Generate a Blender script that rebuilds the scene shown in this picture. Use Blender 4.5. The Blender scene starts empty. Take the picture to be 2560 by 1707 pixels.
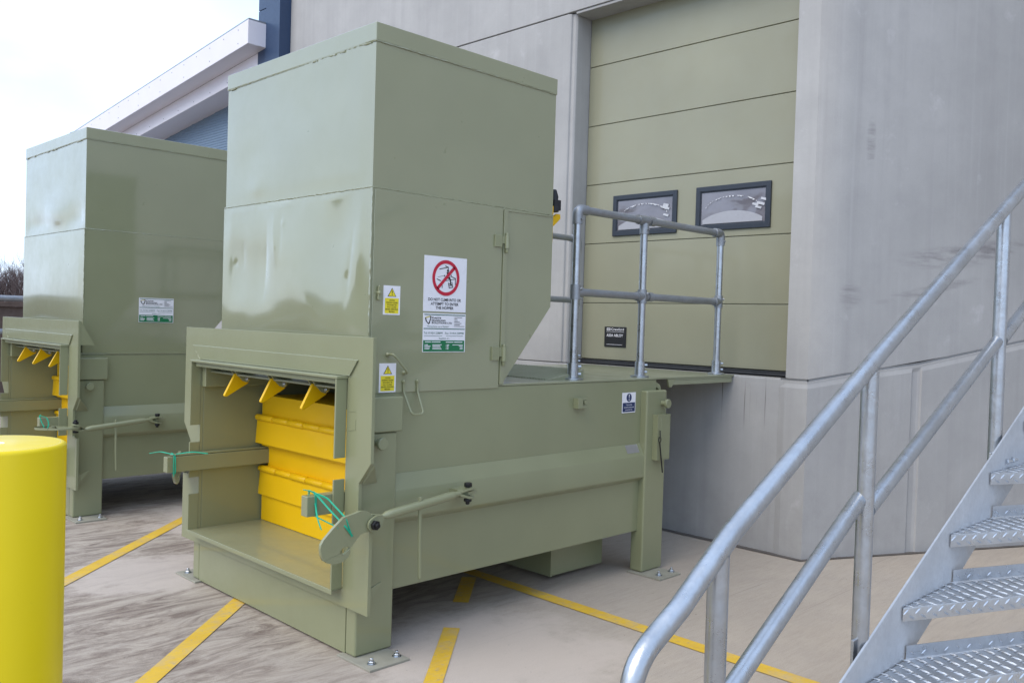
import bpy, bmesh, math, random
from mathutils import Vector, Matrix, noise
from mathutils.geometry import tessellate_polygon
R = math.radians
scene = bpy.context.scene
COL = scene.collection
random.seed(7)

# ------------------------------------------------------------------ camera, sky, sun, exposure
cd = bpy.data.cameras.new("camera"); cam = bpy.data.objects.new("camera", cd); COL.objects.link(cam)
scene.camera = cam
cd.sensor_width = 36.0; cd.lens = 30.98; cd.clip_start = 0.05; cd.clip_end = 2000
YAW, PITCH, ROLL = R(44.99), R(-1.26), R(1.735)
fw = Vector((-math.sin(YAW)*math.cos(PITCH), math.cos(YAW)*math.cos(PITCH), math.sin(PITCH)))
rt = Vector((math.cos(YAW), math.sin(YAW), 0)); up = rt.cross(fw)
rt2 = rt*math.cos(ROLL)+up*math.sin(ROLL); up2 = up*math.cos(ROLL)-rt*math.sin(ROLL)
m = Matrix((rt2, up2, -fw)).transposed().to_4x4(); m.translation = Vector((3.421, -2.396, 1.6))
cam.matrix_world = m

SUN_EL, SUN_AZ = R(48), R(184)         # azimuth from +Y towards +X: a veiled sun in front of the building
w = bpy.data.worlds.new("World"); scene.world = w; w.use_nodes = True
nt = w.node_tree; nt.nodes.clear()
wo = nt.nodes.new("ShaderNodeOutputWorld"); bg = nt.nodes.new("ShaderNodeBackground")
sky = nt.nodes.new("ShaderNodeTexSky"); sky.sky_type = 'NISHITA'; sky.sun_disc = False
sky.sun_elevation = SUN_EL; sky.sun_rotation = SUN_AZ; sky.air_density = 1.0; sky.dust_density = 1.0; sky.ozone_density = 1.0
tc = nt.nodes.new("ShaderNodeTexCoord"); mp = nt.nodes.new("ShaderNodeMapping"); mp.inputs['Scale'].default_value = (1.2, 1.2, 3.0)
nz = nt.nodes.new("ShaderNodeTexNoise"); nz.inputs['Scale'].default_value = 2.2; nz.inputs['Detail'].default_value = 6
rp = nt.nodes.new("ShaderNodeMapRange"); rp.inputs[1].default_value = 0.35; rp.inputs[2].default_value = 0.65; rp.inputs[3].default_value = 0.5; rp.inputs[4].default_value = 0.85
mxw = nt.nodes.new("ShaderNodeMix"); mxw.data_type = 'RGBA'; mxw.inputs[7].default_value = (7.4, 9.2, 12.3, 1)   # thin white cloud veil
nt.links.new(tc.outputs['Generated'], mp.inputs[0]); nt.links.new(mp.outputs[0], nz.inputs['Vector'])
nt.links.new(nz.outputs['Fac'], rp.inputs[0]); nt.links.new(rp.outputs[0], mxw.inputs[0])
nt.links.new(sky.outputs[0], mxw.inputs[6]); nt.links.new(mxw.outputs[2], bg.inputs[0])
bg.inputs[1].default_value = 0.12
nt.links.new(bg.outputs[0], wo.inputs[0])

sl = bpy.data.lights.new("sun", 'SUN'); so = bpy.data.objects.new("sun", sl); COL.objects.link(so)
sl.energy = 1.5; sl.angle = R(50); sl.color = (1, 0.87, 0.68)
sd = Vector((math.sin(SUN_AZ)*math.cos(SUN_EL), math.cos(SUN_AZ)*math.cos(SUN_EL), math.sin(SUN_EL)))
so.rotation_euler = sd.to_track_quat('Z', 'Y').to_euler(); so.location = (-10, -20, 30)

scene.view_settings.view_transform = 'Standard'; scene.view_settings.look = 'None'
scene.view_settings.exposure = 0.55; scene.view_settings.gamma = 1.0; scene.view_settings.use_curve_mapping = False
scene.cycles.max_bounces = 8; scene.cycles.diffuse_bounces = 4

# ------------------------------------------------------------------ material helpers
class NT:
    def __init__(s, name):
        s.m = bpy.data.materials.new(name); s.m.use_nodes = True; s.t = s.m.node_tree
        s.b = s.t.nodes["Principled BSDF"]; s.tc = s.n("ShaderNodeTexCoord"); s.co = s.tc.outputs['Object']
    def n(s, typ, **kw):
        x = s.t.nodes.new(typ)
        for k, v in kw.items(): setattr(x, k, v)
        return x
    def l(s, a, b): s.t.links.new(a, b)
    def set(s, **kw):
        for k, v in kw.items(): s.b.inputs[k.replace('_', ' ')].default_value = v
        return s
    def map(s, scale=(1, 1, 1), rot=(0, 0, 0), loc=(0, 0, 0)):
        x = s.n("ShaderNodeMapping"); x.inputs['Scale'].default_value = scale; x.inputs['Rotation'].default_value = rot
        x.inputs['Location'].default_value = loc; s.l(s.co, x.inputs[0]); return x.outputs[0]
    def noise(s, scale, detail=5, rough=.55, vec=None, dist=0):
        x = s.n("ShaderNodeTexNoise"); x.inputs['Scale'].default_value = scale; x.inputs['Detail'].default_value = detail
        x.inputs['Roughness'].default_value = rough; x.inputs['Distortion'].default_value = dist
        s.l(vec if vec is not None else s.co, x.inputs['Vector']); return x.outputs['Fac']
    def voro(s, scale, feature='F1', vec=None):
        x = s.n("ShaderNodeTexVoronoi"); x.feature = feature; x.inputs['Scale'].default_value = scale
        s.l(vec if vec is not None else s.co, x.inputs['Vector']); return x.outputs['Distance'] if feature != 'F1' else x
    def rng(s, v, a, b, c=0., d=1., smooth=False):
        x = s.n("ShaderNodeMapRange"); x.clamp = True
        if smooth: x.interpolation_type = 'SMOOTHSTEP'
        for i, q in enumerate((a, b, c, d)): x.inputs[i+1].default_value = q
        s.l(v, x.inputs[0]); return x.outputs[0]
    def mul(s, a, b, op='MULTIPLY'):
        x = s.n("ShaderNodeMath", operation=op)
        for i, q in enumerate((a, b)):
            if isinstance(q, (int, float)): x.inputs[i].default_value = q
            else: s.l(q, x.inputs[i])
        return x.outputs[0]
    def mix(s, fac, a, b):
        x = s.n("ShaderNodeMix", data_type='RGBA')
        for i, q in ((0, fac), (6, a), (7, b)):
            if isinstance(q, (int, float)): x.inputs[i].default_value = q
            elif isinstance(q, tuple): x.inputs[i].default_value = (q+(1,))[:4]
            else: s.l(q, x.inputs[i])
        return x.outputs[2]
    def color(s, v): s.l(v, s.b.inputs['Base Color'])
    def rough(s, v): s.l(v, s.b.inputs['Roughness'])
    def bump(s, h, strength=.2, dist=.01, prev=None):
        x = s.n("ShaderNodeBump"); x.inputs['Strength'].default_value = strength; x.inputs['Distance'].default_value = dist
        s.l(h, x.inputs['Height'])
        if prev is not None: s.l(prev, x.inputs['Normal'])
        s.l(x.outputs[0], s.b.inputs['Normal']); return x.outputs[0]
    def xyz(s):
        x = s.n("ShaderNodeSeparateXYZ"); s.l(s.co, x.inputs[0]); return x.outputs

def plain(name, col, rough=.5, metal=0., var=.12, bump=.05, scale=30):
    t = NT(name).set(Roughness=rough, Metallic=metal)
    f = t.noise(scale, 4); c2 = tuple(c*(1-var*2) for c in col)
    t.color(t.mix(f, tuple(min(1, c*(1+var)) for c in col), c2)); t.rough(t.rng(t.noise(scale*.6, 5), .3, .7, rough*.85, min(1, rough*1.2)))
    if bump: t.bump(t.noise(scale*6, 3), bump, .002)
    return t.m

def paint(name, col, rough=.3, wav=.12, dirt=.25, coat=.9, ior=1.75, spec=.5, crough=.08):
    t = NT(name)
    big = t.noise(1.3, 3); fine = t.noise(45, 4)
    c = t.mix(t.rng(big, .3, .7), tuple(x*1.05 for x in col), tuple(x*.93 for x in col))
    d = t.mul(t.rng(t.noise(5, 8, .7), .56, .8), dirt)
    c = t.mix(t.mul(d, .28), c, (col[0]*.55, col[1]*.52, col[2]*.45))
    sp = t.rng(t.noise(160, 2), .70, .74); c = t.mix(t.mul(sp, .08), c, (col[0]*.5, col[1]*.5, col[2]*.5))
    t.color(c)
    t.rough(t.rng(t.noise(7, 6, .65), .3, .75, rough*.75, rough*1.35))
    b = t.bump(t.noise(2.2, 2), wav, .012); t.bump(fine, .06, .0015, b)
    t.set(Coat_Weight=coat, Coat_Roughness=crough, Coat_IOR=ior, Specular_IOR_Level=spec)
    return t.m

SAGE = (.237, .250, .142)
M = {}
M['sage'] = paint('sage_green_paint', SAGE, .40, .12, .25, .7, 1.45)
M['sage_gloss'] = paint('sage_green_sheet_gloss_paint', SAGE, .36, .10, .2, 1.0, 1.85)
M['sage_floor'] = paint('worn_sage_floor_paint', (.25, .262, .165), .42, .1, .4, .45, 1.5)
M['dusty_plate'] = plain('dusty_painted_plate', (.31, .30, .245), .65, 0, .15, .1, 14)
M['yellow_paint'] = paint('yellow_machine_paint', (.78, .47, .001), .45, .1, .3, .15, 1.5, .3)
M['bollard'] = paint('yellow_bollard_plastic', (.74, .565, .001), .4, .12, .1, .12, 1.5, .35)
M['bollard_cap'] = paint('glossy_yellow_cap', (.76, .68, .08), .12, .03, .1, 1.0, 2.4)
M['door'] = paint('sage_door_coating', (.262, .260, .182), .5, .05, .1, .3, 1.5)
M['navy_clad'] = plain('dark_blue_cladding', (.024, .052, .115), .35, 0, .06, 0)
M['blue_clad'] = plain('blue_grey_cladding', (.16, .235, .33), .4, .0, .05, 0)
M['white_clad'] = plain('white_fascia_panel', (.74, .71, .76), .45, 0, .03, 0, 3)
M['black_rubber'] = plain('black_rubber', (.012, .014, .018), .6)
M['frame_blue'] = plain('dark_slate_frame', (.022, .03, .045), .4)
M['black_steel'] = plain('black_bolt_steel', (.012, .012, .013), .45, .3)
M['sign_white'] = plain('white_sign_vinyl', (.76, .76, .80), .3, 0, .02, 0)
M['sign_yellow'] = plain('yellow_sign_print', (.78, .66, .03), .35, 0, .03, 0)
M['sign_red'] = plain('red_sign_print', (.50, .012, .04), .35, 0, .03, 0)
M['sign_black'] = plain('black_sign_print', (.012, .012, .014), .4, 0, .02, 0)
M['sign_green'] = plain('green_sign_print', (.006, .16, .06), .35, 0, .03, 0)
M['sign_dkgreen'] = plain('dark_green_sign_rule', (.01, .11, .07), .35, 0, .03, 0)
M['sign_navy'] = plain('navy_sign_print', (.012, .028, .10), .35, 0, .03, 0)
M['sign_gold'] = plain('gold_sign_print', (.50, .42, .06), .35, 0, .03, 0)
M['twine'] = plain('green_twine', (.01, .40, .24), .6)
M['bark'] = plain('bare_twig_bark', (.13, .095, .09), .8)
M['brown_wall'] = plain('brown_brick_wall', (.16, .115, .095), .85, 0, .3, .3, 12)
M['alu_plate'] = plain('stamped_aluminium', (.5, .5, .5), .4, .8)
M['film'] = plain('torn_white_film', (.55, .56, .60), .25, 0, .2, 0)

def galv(name, base=.58, rough=.30, dark=.70, metal=.95):
    t = NT(name).set(Metallic=metal)
    v = t.voro(75); f = t.noise(9, 7, .7)
    c = t.mix(t.rng(f, .3, .7), (base*.93, base*.98, base*1.04), (base*dark, base*dark*1.05, base*dark*1.12))
    c = t.mix(t.mul(t.rng(v.outputs['Color'], .3, .8), .25), c, (base*.7, base*.73, base*.78))
    sp = t.rng(t.noise(46, 7, .8), .655, .70); c = t.mix(t.mul(sp, .6), c, (.15, .16, .17))
    bl = t.rng(t.noise(5, 8, .75), .4, .68); c = t.mix(t.mul(bl, .35), c, (base*.62, base*.66, base*.70))
    t.color(c); t.rough(t.rng(t.noise(16, 6, .7), .3, .7, rough*.7, rough*1.5))
    b = t.bump(t.noise(22, 4), .35, .004); t.bump(t.noise(140, 4), .25, .0015, b)
    return t.m
M['galv'] = galv('galvanised_steel')
M['galv_dull'] = galv('dull_galvanised_steel', .42, .5, .8)
M['galv_plate'] = galv('galvanised_tread_plate', .64, .32, .78, .85)
M['galv_flat'] = galv('galvanised_flat_plate', .66, .42, .82, .55)
M['zinc'] = galv('bright_zinc_bolt', .7, .25)

def concrete_wall():
    t = NT('grey_cast_concrete').set(Roughness=.78)
    x, y, z = t.xyz()
    big = t.noise(.9, 6, .6); med = t.noise(5, 8, .65)
    st = t.noise(1, 6, .6, t.map((9, 9, .35))); st2 = t.noise(1, 5, .6, t.map((28, 28, .6)))
    c = t.mix(t.rng(big, .3, .72), (.42, .415, .408), (.325, .321, .317))
    c = t.mix(t.mul(t.rng(med, .45, .8), .35), c, (.29, .285, .29))
    c = t.mix(t.mul(t.rng(st, .5, .78), .38), c, (.28, .272, .275))
    c = t.mix(t.mul(t.rng(st2, .55, .8), .18), c, (.54, .535, .55))
    lp = t.rng(t.noise(3.1, 7, .7), .62, .72); c = t.mix(t.mul(lp, .3), c, (.58, .57, .585))
    # run-off drips below the bridge plate
    dr = t.rng(t.noise(1, 3, .5, t.map((42, 42, .9))), .60, .66)
    mk = t.mul(t.mul(t.rng(x, -.35, -.15), t.rng(x, .22, .38, 1, 0)), t.mul(t.rng(z, .86, 1.12), t.rng(z, 1.262, 1.264, 1, 0)))
    c = t.mix(t.mul(t.mul(dr, mk), .75), c, (.07, .055, .05))
    # darker blotchy band near the ground
    c = t.mix(t.mul(t.mul(t.rng(z, .0, .5, 1, 0), t.rng(med, .35, .7)), .35), c, (.25, .235, .225))
    # dark smears on the wall right of the door
    al = t.mul(t.mul(y, .894), t.mul(x, .449), 'ADD')
    for a0, z0, la, lz, sl_, k in ((4.55, 2.18, .62, .10, .10, .6), (4.3, 1.92, .55, .045, .22, .5), (5.0, 2.28, .3, .07, .1, .55), (3.75, 2.95, .05, .22, 0, .45), (3.62, 1.86, .12, .12, 0, .4), (5.6, 2.95, .3, .04, .1, .6)):
        u = t.mul(t.mul(al, a0, 'SUBTRACT'), 1/la); v = t.mul(t.mul(t.mul(z, z0, 'SUBTRACT'), t.mul(t.mul(al, a0, 'SUBTRACT'), sl_), 'SUBTRACT'), 1/lz)
        r2 = t.mul(t.mul(u, u), t.mul(v, v), 'ADD')
        e = t.rng(r2, 0, 1, 1, 0, True)
        e = t.mul(e, t.rng(t.noise(1, 6, .7, t.map((3, 3, 22), (R(12), 0, 0))), .42, .66))
        e = t.mul(e, t.rng(x, .5, .56)); c = t.mix(t.mul(e, k), c, (.10, .085, .095))
    t.color(c)
    pit = t.rng(t.noise(60, 4, .6), .64, .70)
    po = t.rng(t.noise(75, 5, .75, t.map((1, 1, .7))), .66, .71); c = t.mix(t.mul(po, .35), c, (.17, .16, .16)); gr = t.noise(190, 3, .7); c = t.mix(t.mul(t.rng(gr, .5, .75), .3), c, (.24, .235, .24)); t.color(c)
    b = t.bump(t.noise(9, 8, .7), .22, .01); t.bump(pit, .3, -.003, b)
    return t.m
M['concrete'] = concrete_wall()

def ground_mat():
    t = NT('brushed_concrete_yard').set(Roughness=.8)
    x, y, z = t.xyz()
    rot = (0, 0, R(5))
    fine = t.noise(1, 6, .85, t.map((150, 11, 1), rot)); br = t.noise(1, 10, .85, t.map((44, 3.2, 1), rot), .5)
    st = t.noise(1, 12, .78, t.map((7.5, 1.9, 1), rot), 1.6)
    big = t.noise(.55, 5, .6); med = t.noise(3.2, 9, .7)
    leftm = t.rng(t.mul(x, t.mul(y, .45), 'ADD'), -.7, .9, 1, .10, True)
    c = t.mix(t.rng(big, .3, .7), (.465, .405, .335), (.375, .322, .268))
    c = t.mix(t.mul(t.rng(med, .42, .75), .45), c, (.35, .31, .275))
    c = t.mix(t.mul(t.mul(t.rng(st, .44, .62), leftm), .92), c, (.135, .094, .073))
    c = t.mix(t.mul(t.mul(t.rng(br, .48, .70), t.rng(leftm, 0, 1, .4, .8)), .55), c, (.15, .115, .095))
    c = t.mix(t.mul(t.rng(br, .28, .42, 1, 0), .35), c, (.56, .52, .485))
    c = t.mix(t.mul(t.rng(fine, .5, .75), .30), c, (.20, .175, .155))
    ln = t.rng(t.noise(1, 3, .5, t.map((46, .4, 1), rot)), .69, .70); c = t.mix(t.mul(ln, .3), c, (.12, .10, .09))
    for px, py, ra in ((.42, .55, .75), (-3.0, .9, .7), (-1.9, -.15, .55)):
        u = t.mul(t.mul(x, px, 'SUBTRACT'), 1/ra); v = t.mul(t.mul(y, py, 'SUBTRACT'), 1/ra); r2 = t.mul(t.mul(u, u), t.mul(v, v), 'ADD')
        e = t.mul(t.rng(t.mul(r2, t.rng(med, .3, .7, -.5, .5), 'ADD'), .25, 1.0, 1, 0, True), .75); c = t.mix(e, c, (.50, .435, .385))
    # footfall smudges and grit
    sm = t.mul(t.rng(t.noise(9, 8, .8), .63, .70), t.rng(t.noise(1.1, 3), .45, .6)); c = t.mix(t.mul(sm, .6), c, (.13, .115, .10))
    sp = t.rng(t.noise(55, 3, .6), .70, .73); c = t.mix(t.mul(sp, .8), c, (.06, .05, .045))
    gr = t.noise(260, 3, .7); c = t.mix(t.mul(t.rng(gr, .52, .72), .55), c, (.17, .15, .13)); c = t.mix(t.mul(t.rng(gr, .32, .46, 1, 0), .35), c, (.60, .56, .51))
    ag = t.rng(t.noise(95, 4, .75), .63, .69); c = t.mix(t.mul(ag, .45), c, (.13, .11, .095))
    t.color(c)
    b = t.bump(br, .35, .004); b = t.bump(gr, .35, .002, b); b = t.bump(fine, .3, .002, b); t.bump(t.noise(25, 8, .7), .25, .004, b)
    return t.m
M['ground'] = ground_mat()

def line_mat():
    t = NT('worn_yellow_line_paint').set(Roughness=.6)
    br = t.noise(1, 7, .75, t.map((60, 2.0, 1), (0, 0, R(4)))); med = t.noise(6, 8, .7)
    c = t.mix(t.rng(med, .3, .7), (.72, .47, .035), (.60, .37, .03))
    c = t.mix(t.mul(t.rng(br, .50, .72), .55), c, (.40, .33, .22))
    c = t.mix(t.mul(t.rng(t.noise(2.4, 9, .8), .50, .66), .6), c, (.42, .36, .29)); c = t.mix(t.mul(t.rng(t.noise(30, 5, .7), .58, .66), .55), c, (.33, .29, .24))
    t.color(c); t.bump(br, .3, .003); return t.m
M['line'] = line_mat()

def pane_mat():
    t = NT('film_covered_pane').set(Roughness=.12, Coat_Weight=.6, Coat_Roughness=.06)
    f = t.noise(3, 3, .5); t.color(t.mix(t.rng(f, .3, .7), (.135, .130, .155), (.20, .195, .225)))
    t.bump(t.noise(5, 2, .5, None, .8), .25, .010); return t.m
M['pane'] = pane_mat()

# ------------------------------------------------------------------ geometry helpers
class MB:
    def __init__(s): s.v = []; s.f = []; s.mi = []
    def add(s, vs, fs, mi=0):
        o = len(s.v); s.v += [tuple(q) for q in vs]; s.f += [tuple(i+o for i in f) for f in fs]; s.mi += [mi]*len(fs); return s
    def box(s, x0, x1, y0, y1, z0, z1, mi=0):
        vs = [(x, y, z) for z in (z0, z1) for y in (y0, y1) for x in (x0, x1)]
        return s.add(vs, [(0, 2, 3, 1), (4, 5, 7, 6), (0, 1, 5, 4), (2, 6, 7, 3), (0, 4, 6, 2), (1, 3, 7, 5)], mi)
    def prism(s, pts, axis, a, b, mi=0):
        """polygon pts (in the two other axes, in order) extruded along axis from a to b"""
        n = len(pts)
        def P(q, t):
            c = [q[0], q[1]]; c.insert(axis, t); return tuple(c)
        vs = [P(q, a) for q in pts]+[P(q, b) for q in pts]
        tri = tessellate_polygon([[Vector((q[0], q[1], 0)) for q in pts]])
        fs = ([tuple(t) for t in tri]+[tuple(i+n for i in reversed(t)) for t in tri]) if n > 12 else [tuple(range(n)), tuple(range(2*n-1, n-1, -1))]
        fs += [(i, i+n, (i+1) % n+n, (i+1) % n) for i in range(n)]
        return s.add(vs, fs, mi)
    def plate_holes(s, loops, axis, a, b, mi=0):
        flat = [q for lp in loops for q in lp]; n = len(flat)
        def P(q, t):
            c = [q[0], q[1]]; c.insert(axis, t); return tuple(c)
        vs = [P(q, a) for q in flat]+[P(q, b) for q in flat]
        tri = tessellate_polygon([[Vector((q[0], q[1], 0)) for q in lp] for lp in loops])
        fs = [tuple(t) for t in tri]+[tuple(i+n for i in reversed(t)) for t in tri]
        o = 0
        for lp in loops:
            k = len(lp); fs += [(o+i, o+i+n, o+(i+1) % k+n, o+(i+1) % k) for i in range(k)]; o += k
        return s.add(vs, fs, mi)
    def tube(s, pts, r, seg=14, caps=True, mi=0):
        pts = [Vector(q) for q in pts]; n = len(pts)
        rs = r if isinstance(r, (list, tuple)) else [r]*n
        tang = []
        for i in range(n):
            a = (pts[i]-pts[i-1]).normalized() if i else None; b = (pts[i+1]-pts[i]).normalized() if i < n-1 else None
            tang.append(((a or b)+(b or a)).normalized())
        u = tang[0].orthogonal().normalized(); vs = []
        for i in range(n):
            u = (u-tang[i]*u.dot(tang[i])).normalized(); v = tang[i].cross(u)
            k = 1.0
            if 0 < i < n-1:
                k = 1/max(.5, tang[i].dot((pts[i+1]-pts[i]).normalized()))
            for j in range(seg):
                a = 2*math.pi*j/seg; vs.append(pts[i]+(u*math.cos(a)+v*math.sin(a))*rs[i]*(k if k < 1.2 else 1.2))
        fs = [(i*seg+j, i*seg+(j+1) % seg, (i+1)*seg+(j+1) % seg, (i+1)*seg+j) for i in range(n-1) for j in range(seg)]
        if caps: fs += [tuple(range(seg-1, -1, -1)), tuple(range((n-1)*seg, n*seg))]
        return s.add(vs, fs, mi)
    def lathe(s, c, prof, axis=(0, 0, 1), seg=24, mi=0):
        """prof: list of (r, h) along axis from c"""
        ax = Vector(axis).normalized(); u = ax.orthogonal().normalized(); v = ax.cross(u); c = Vector(c); vs = []
        for r, h in prof:
            for j in range(seg):
                a = 2*math.pi*j/seg; vs.append(c+ax*h+(u*math.cos(a)+v*math.sin(a))*r)
        n = len(prof)
        fs = [(i*seg+j, i*seg+(j+1) % seg, (i+1)*seg+(j+1) % seg, (i+1)*seg+j) for i in range(n-1) for j in range(seg)]
        fs += [tuple(range(seg-1, -1, -1)), tuple(range((n-1)*seg, n*seg))]
        return s.add(vs, fs, mi)
    def build(s, name, mats, parent=None, bevel=0., smooth=True, ang=35, seg=2):
        me = bpy.data.meshes.new(name); me.from_pydata(s.v, [], s.f)
        for mt in (mats if isinstance(mats, (list, tuple)) else [mats]): me.materials.append(M[mt] if isinstance(mt, str) else mt)
        me.polygons.foreach_set('material_index', s.mi)
        bm = bmesh.new(); bm.from_mesh(me); bmesh.ops.recalc_face_normals(bm, faces=bm.faces); bm.to_mesh(me); bm.free()
        if smooth:
            me.polygons.foreach_set('use_smooth', [True]*len(me.polygons)); me.set_sharp_from_angle(angle=R(ang))
        me.update(); o = bpy.data.objects.new(name, me); COL.objects.link(o)
        if parent is not None: o.parent = parent
        if bevel:
            b = o.modifiers.new('bevel', 'BEVEL'); b.width = bevel; b.segments = seg; b.limit_method = 'ANGLE'; b.angle_limit = R(38)
            b.use_clamp_overlap = True; b.harden_normals = smooth
        return o

def tag(o, label=None, cat=None, group=None, kind=None):
    if label: o['label'] = label
    if cat: o['category'] = cat
    if group: o['group'] = group
    if kind: o['kind'] = kind
    return o
def empty(name, loc=(0, 0, 0)):
    o = bpy.data.objects.new(name, None); COL.objects.link(o); o.location = loc; o.empty_display_size = .1; return o

def arc(c, r, a0, a1, n):
    return [(c[0]+r*math.cos(R(a0+(a1-a0)*i/n)), c[1]+r*math.sin(R(a0+(a1-a0)*i/n))) for i in range(n+1)]
def fillet(pts, rad, n=6):
    """round the inner corners of a 3D polyline"""
    P = [Vector(q) for q in pts]; out = [P[0]]
    for i in range(1, len(P)-1):
        a, b, c = P[i-1], P[i], P[i+1]; d1 = (a-b).normalized(); d2 = (c-b).normalized()
        L = min(rad, (a-b).length*.49, (c-b).length*.49); s, e = b+d1*L, b+d2*L
        for k in range(n+1):
            t = k/n; out.append(s*(1-t)**2+b*2*t*(1-t)+e*t*t)
    return out+[P[-1]]

_tc = {}
def text2d(body, width=None, cap=None, bold=0.0, align='L'):
    """lettering as flat polygons; cap = capital height, width = total width"""
    key = (body, bold)
    if key not in _tc:
        cu = bpy.data.curves.new('lettering', 'FONT'); cu.body = body; cu.size = 1.0; cu.offset = bold; cu.resolution_u = 3
        ob = bpy.data.objects.new('lettering', cu); COL.objects.link(ob)
        me = bpy.data.meshes.new_from_object(ob.evaluated_get(bpy.context.evaluated_depsgraph_get()))
        vs = [(q.co.x, q.co.y) for q in me.vertices]; fs = [tuple(p.vertices) for p in me.polygons]
        bpy.data.objects.remove(ob); bpy.data.curves.remove(cu); bpy.data.meshes.remove(me)
        _tc[key] = (vs, fs)
    vs, fs = _tc[key]
    x0 = min(v[0] for v in vs); x1 = max(v[0] for v in vs)
    sy = (cap or .02)/.73
    sx = width/(x1-x0) if width else sy
    off = {'L': 0, 'C': -(x1-x0)*sx/2, 'R': -(x1-x0)*sx}[align]
    return [((v[0]-x0)*sx+off, v[1]*sy) for v in vs], fs

class Sign:
    """flat board in a vertical plane: u to the right, v downwards from its top left corner, n = outward normal"""
    def __init__(s, origin, udir, n, wd, ht, mat='sign_white', name='sign', parent=None, th=.002, label=None, rad=.0):
        s.o = Vector(origin); s.u = Vector(udir); s.n = Vector(n); s.wd, s.ht, s.th = wd, ht, th; s.layers = {}
        mb = MB(); fr = [s.P(0, 0, 0), s.P(wd, 0, 0), s.P(wd, ht, 0), s.P(0, ht, 0)]; bk = [q-s.n*th*.999 for q in fr]
        mb.add(fr+bk, [(0, 1, 2, 3), (4, 7, 6, 5), (0, 4, 5, 1), (1, 5, 6, 2), (2, 6, 7, 3), (3, 7, 4, 0)])
        s.ob = mb.build(name, mat, parent, smooth=False, bevel=rad)
        if label: s.ob['label'] = label
    def P(s, u, v, h): return s.o+s.u*u+Vector((0, 0, -v))+s.n*(s.th+h)
    def lay(s, name, mat, h):
        k = (name, mat)
        if k not in s.layers: s.layers[k] = (MB(), h)
        return s.layers[k]
    def poly(s, name, mat, h, pts):
        mb, hh = s.lay(name, mat, h); mb.add([s.P(a, b, hh) for a, b in pts], [tuple(range(len(pts)))])
    def rect(s, name, mat, h, u0, v0, u1, v1): s.poly(name, mat, h, [(u0, v0), (u1, v0), (u1, v1), (u0, v1)])
    def ring(s, name, mat, h, cu, cv, r0, r1, n=48, sx=1):
        mb, hh = s.lay(name, mat, h)
        vs = [s.P(cu+sx*r*math.cos(2*math.pi*i/n), cv+r*math.sin(2*math.pi*i/n), hh) for r in (r0, r1) for i in range(n)]
        mb.add(vs, [(i, (i+1) % n, n+(i+1) % n, n+i) for i in range(n)])
    def disc(s, name, mat, h, cu, cv, r, n=24, sx=1): s.poly(name, mat, h, [(cu+sx*r*math.cos(2*math.pi*i/n), cv+r*math.sin(2*math.pi*i/n)) for i in range(n)])
    def line(s, name, mat, h, a, b, wd):
        d = Vector((b[0]-a[0], b[1]-a[1])); d.normalize(); p = Vector((-d.y, d.x))*wd/2
        s.poly(name, mat, h, [(a[0]+p.x, a[1]+p.y), (b[0]+p.x, b[1]+p.y), (b[0]-p.x, b[1]-p.y), (a[0]-p.x, a[1]-p.y)])
    def text(s, name, mat, h, body, u, v, cap, width=None, align='L', bold=0.0):
        vs, fs = text2d(body, width, cap, bold, align); mb, hh = s.lay(name, mat, h)
        mb.add([s.P(u+a, v-b, hh) for a, b in vs], fs)
    def done(s):
        for (nm, mt), (mb, h) in s.layers.items(): mb.build(nm, mt, s.ob, smooth=False)
        return s.ob

def caution_sign(par, y0, z1, label):
    s = Sign((.0065, y0, z1), (0, 1, 0), (1, 0, 0), .1, .14, 'sign_white', 'warning_sign', par, .0015, label)
    tri = [(.05, .010), (.076, .052), (.024, .052)]; s.poly('warning_triangle', 'sign_black', .0008, tri)
    s.poly('triangle_infill', 'sign_yellow', .0016, [(.05, .0155), (.0716, .0498), (.0284, .0498)])
    s.poly('exclamation_mark', 'sign_black', .0024, [(.0475, .024), (.0525, .024), (.051, .040), (.049, .040)]); s.disc('exclamation_mark', 'sign_black', .0024, .05, .0445, .0024)
    s.rect('yellow_panel', 'sign_yellow', .0008, .009, .060, .091, .133)
    for i, (tx, wd) in enumerate((('CAUTION', .032), ('CRUSHING HAZARD', .070), ('DOOR MUST BE', .056), ('FULLY CLOSED', .054), ('BEFORE OPERATING', .074), ('MACHINE', .034))):
        s.text('lettering', 'sign_black', .0016, tx, .05, .0735+i*.0108, .0068, wd, 'C', .012)
    return s.done()

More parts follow.
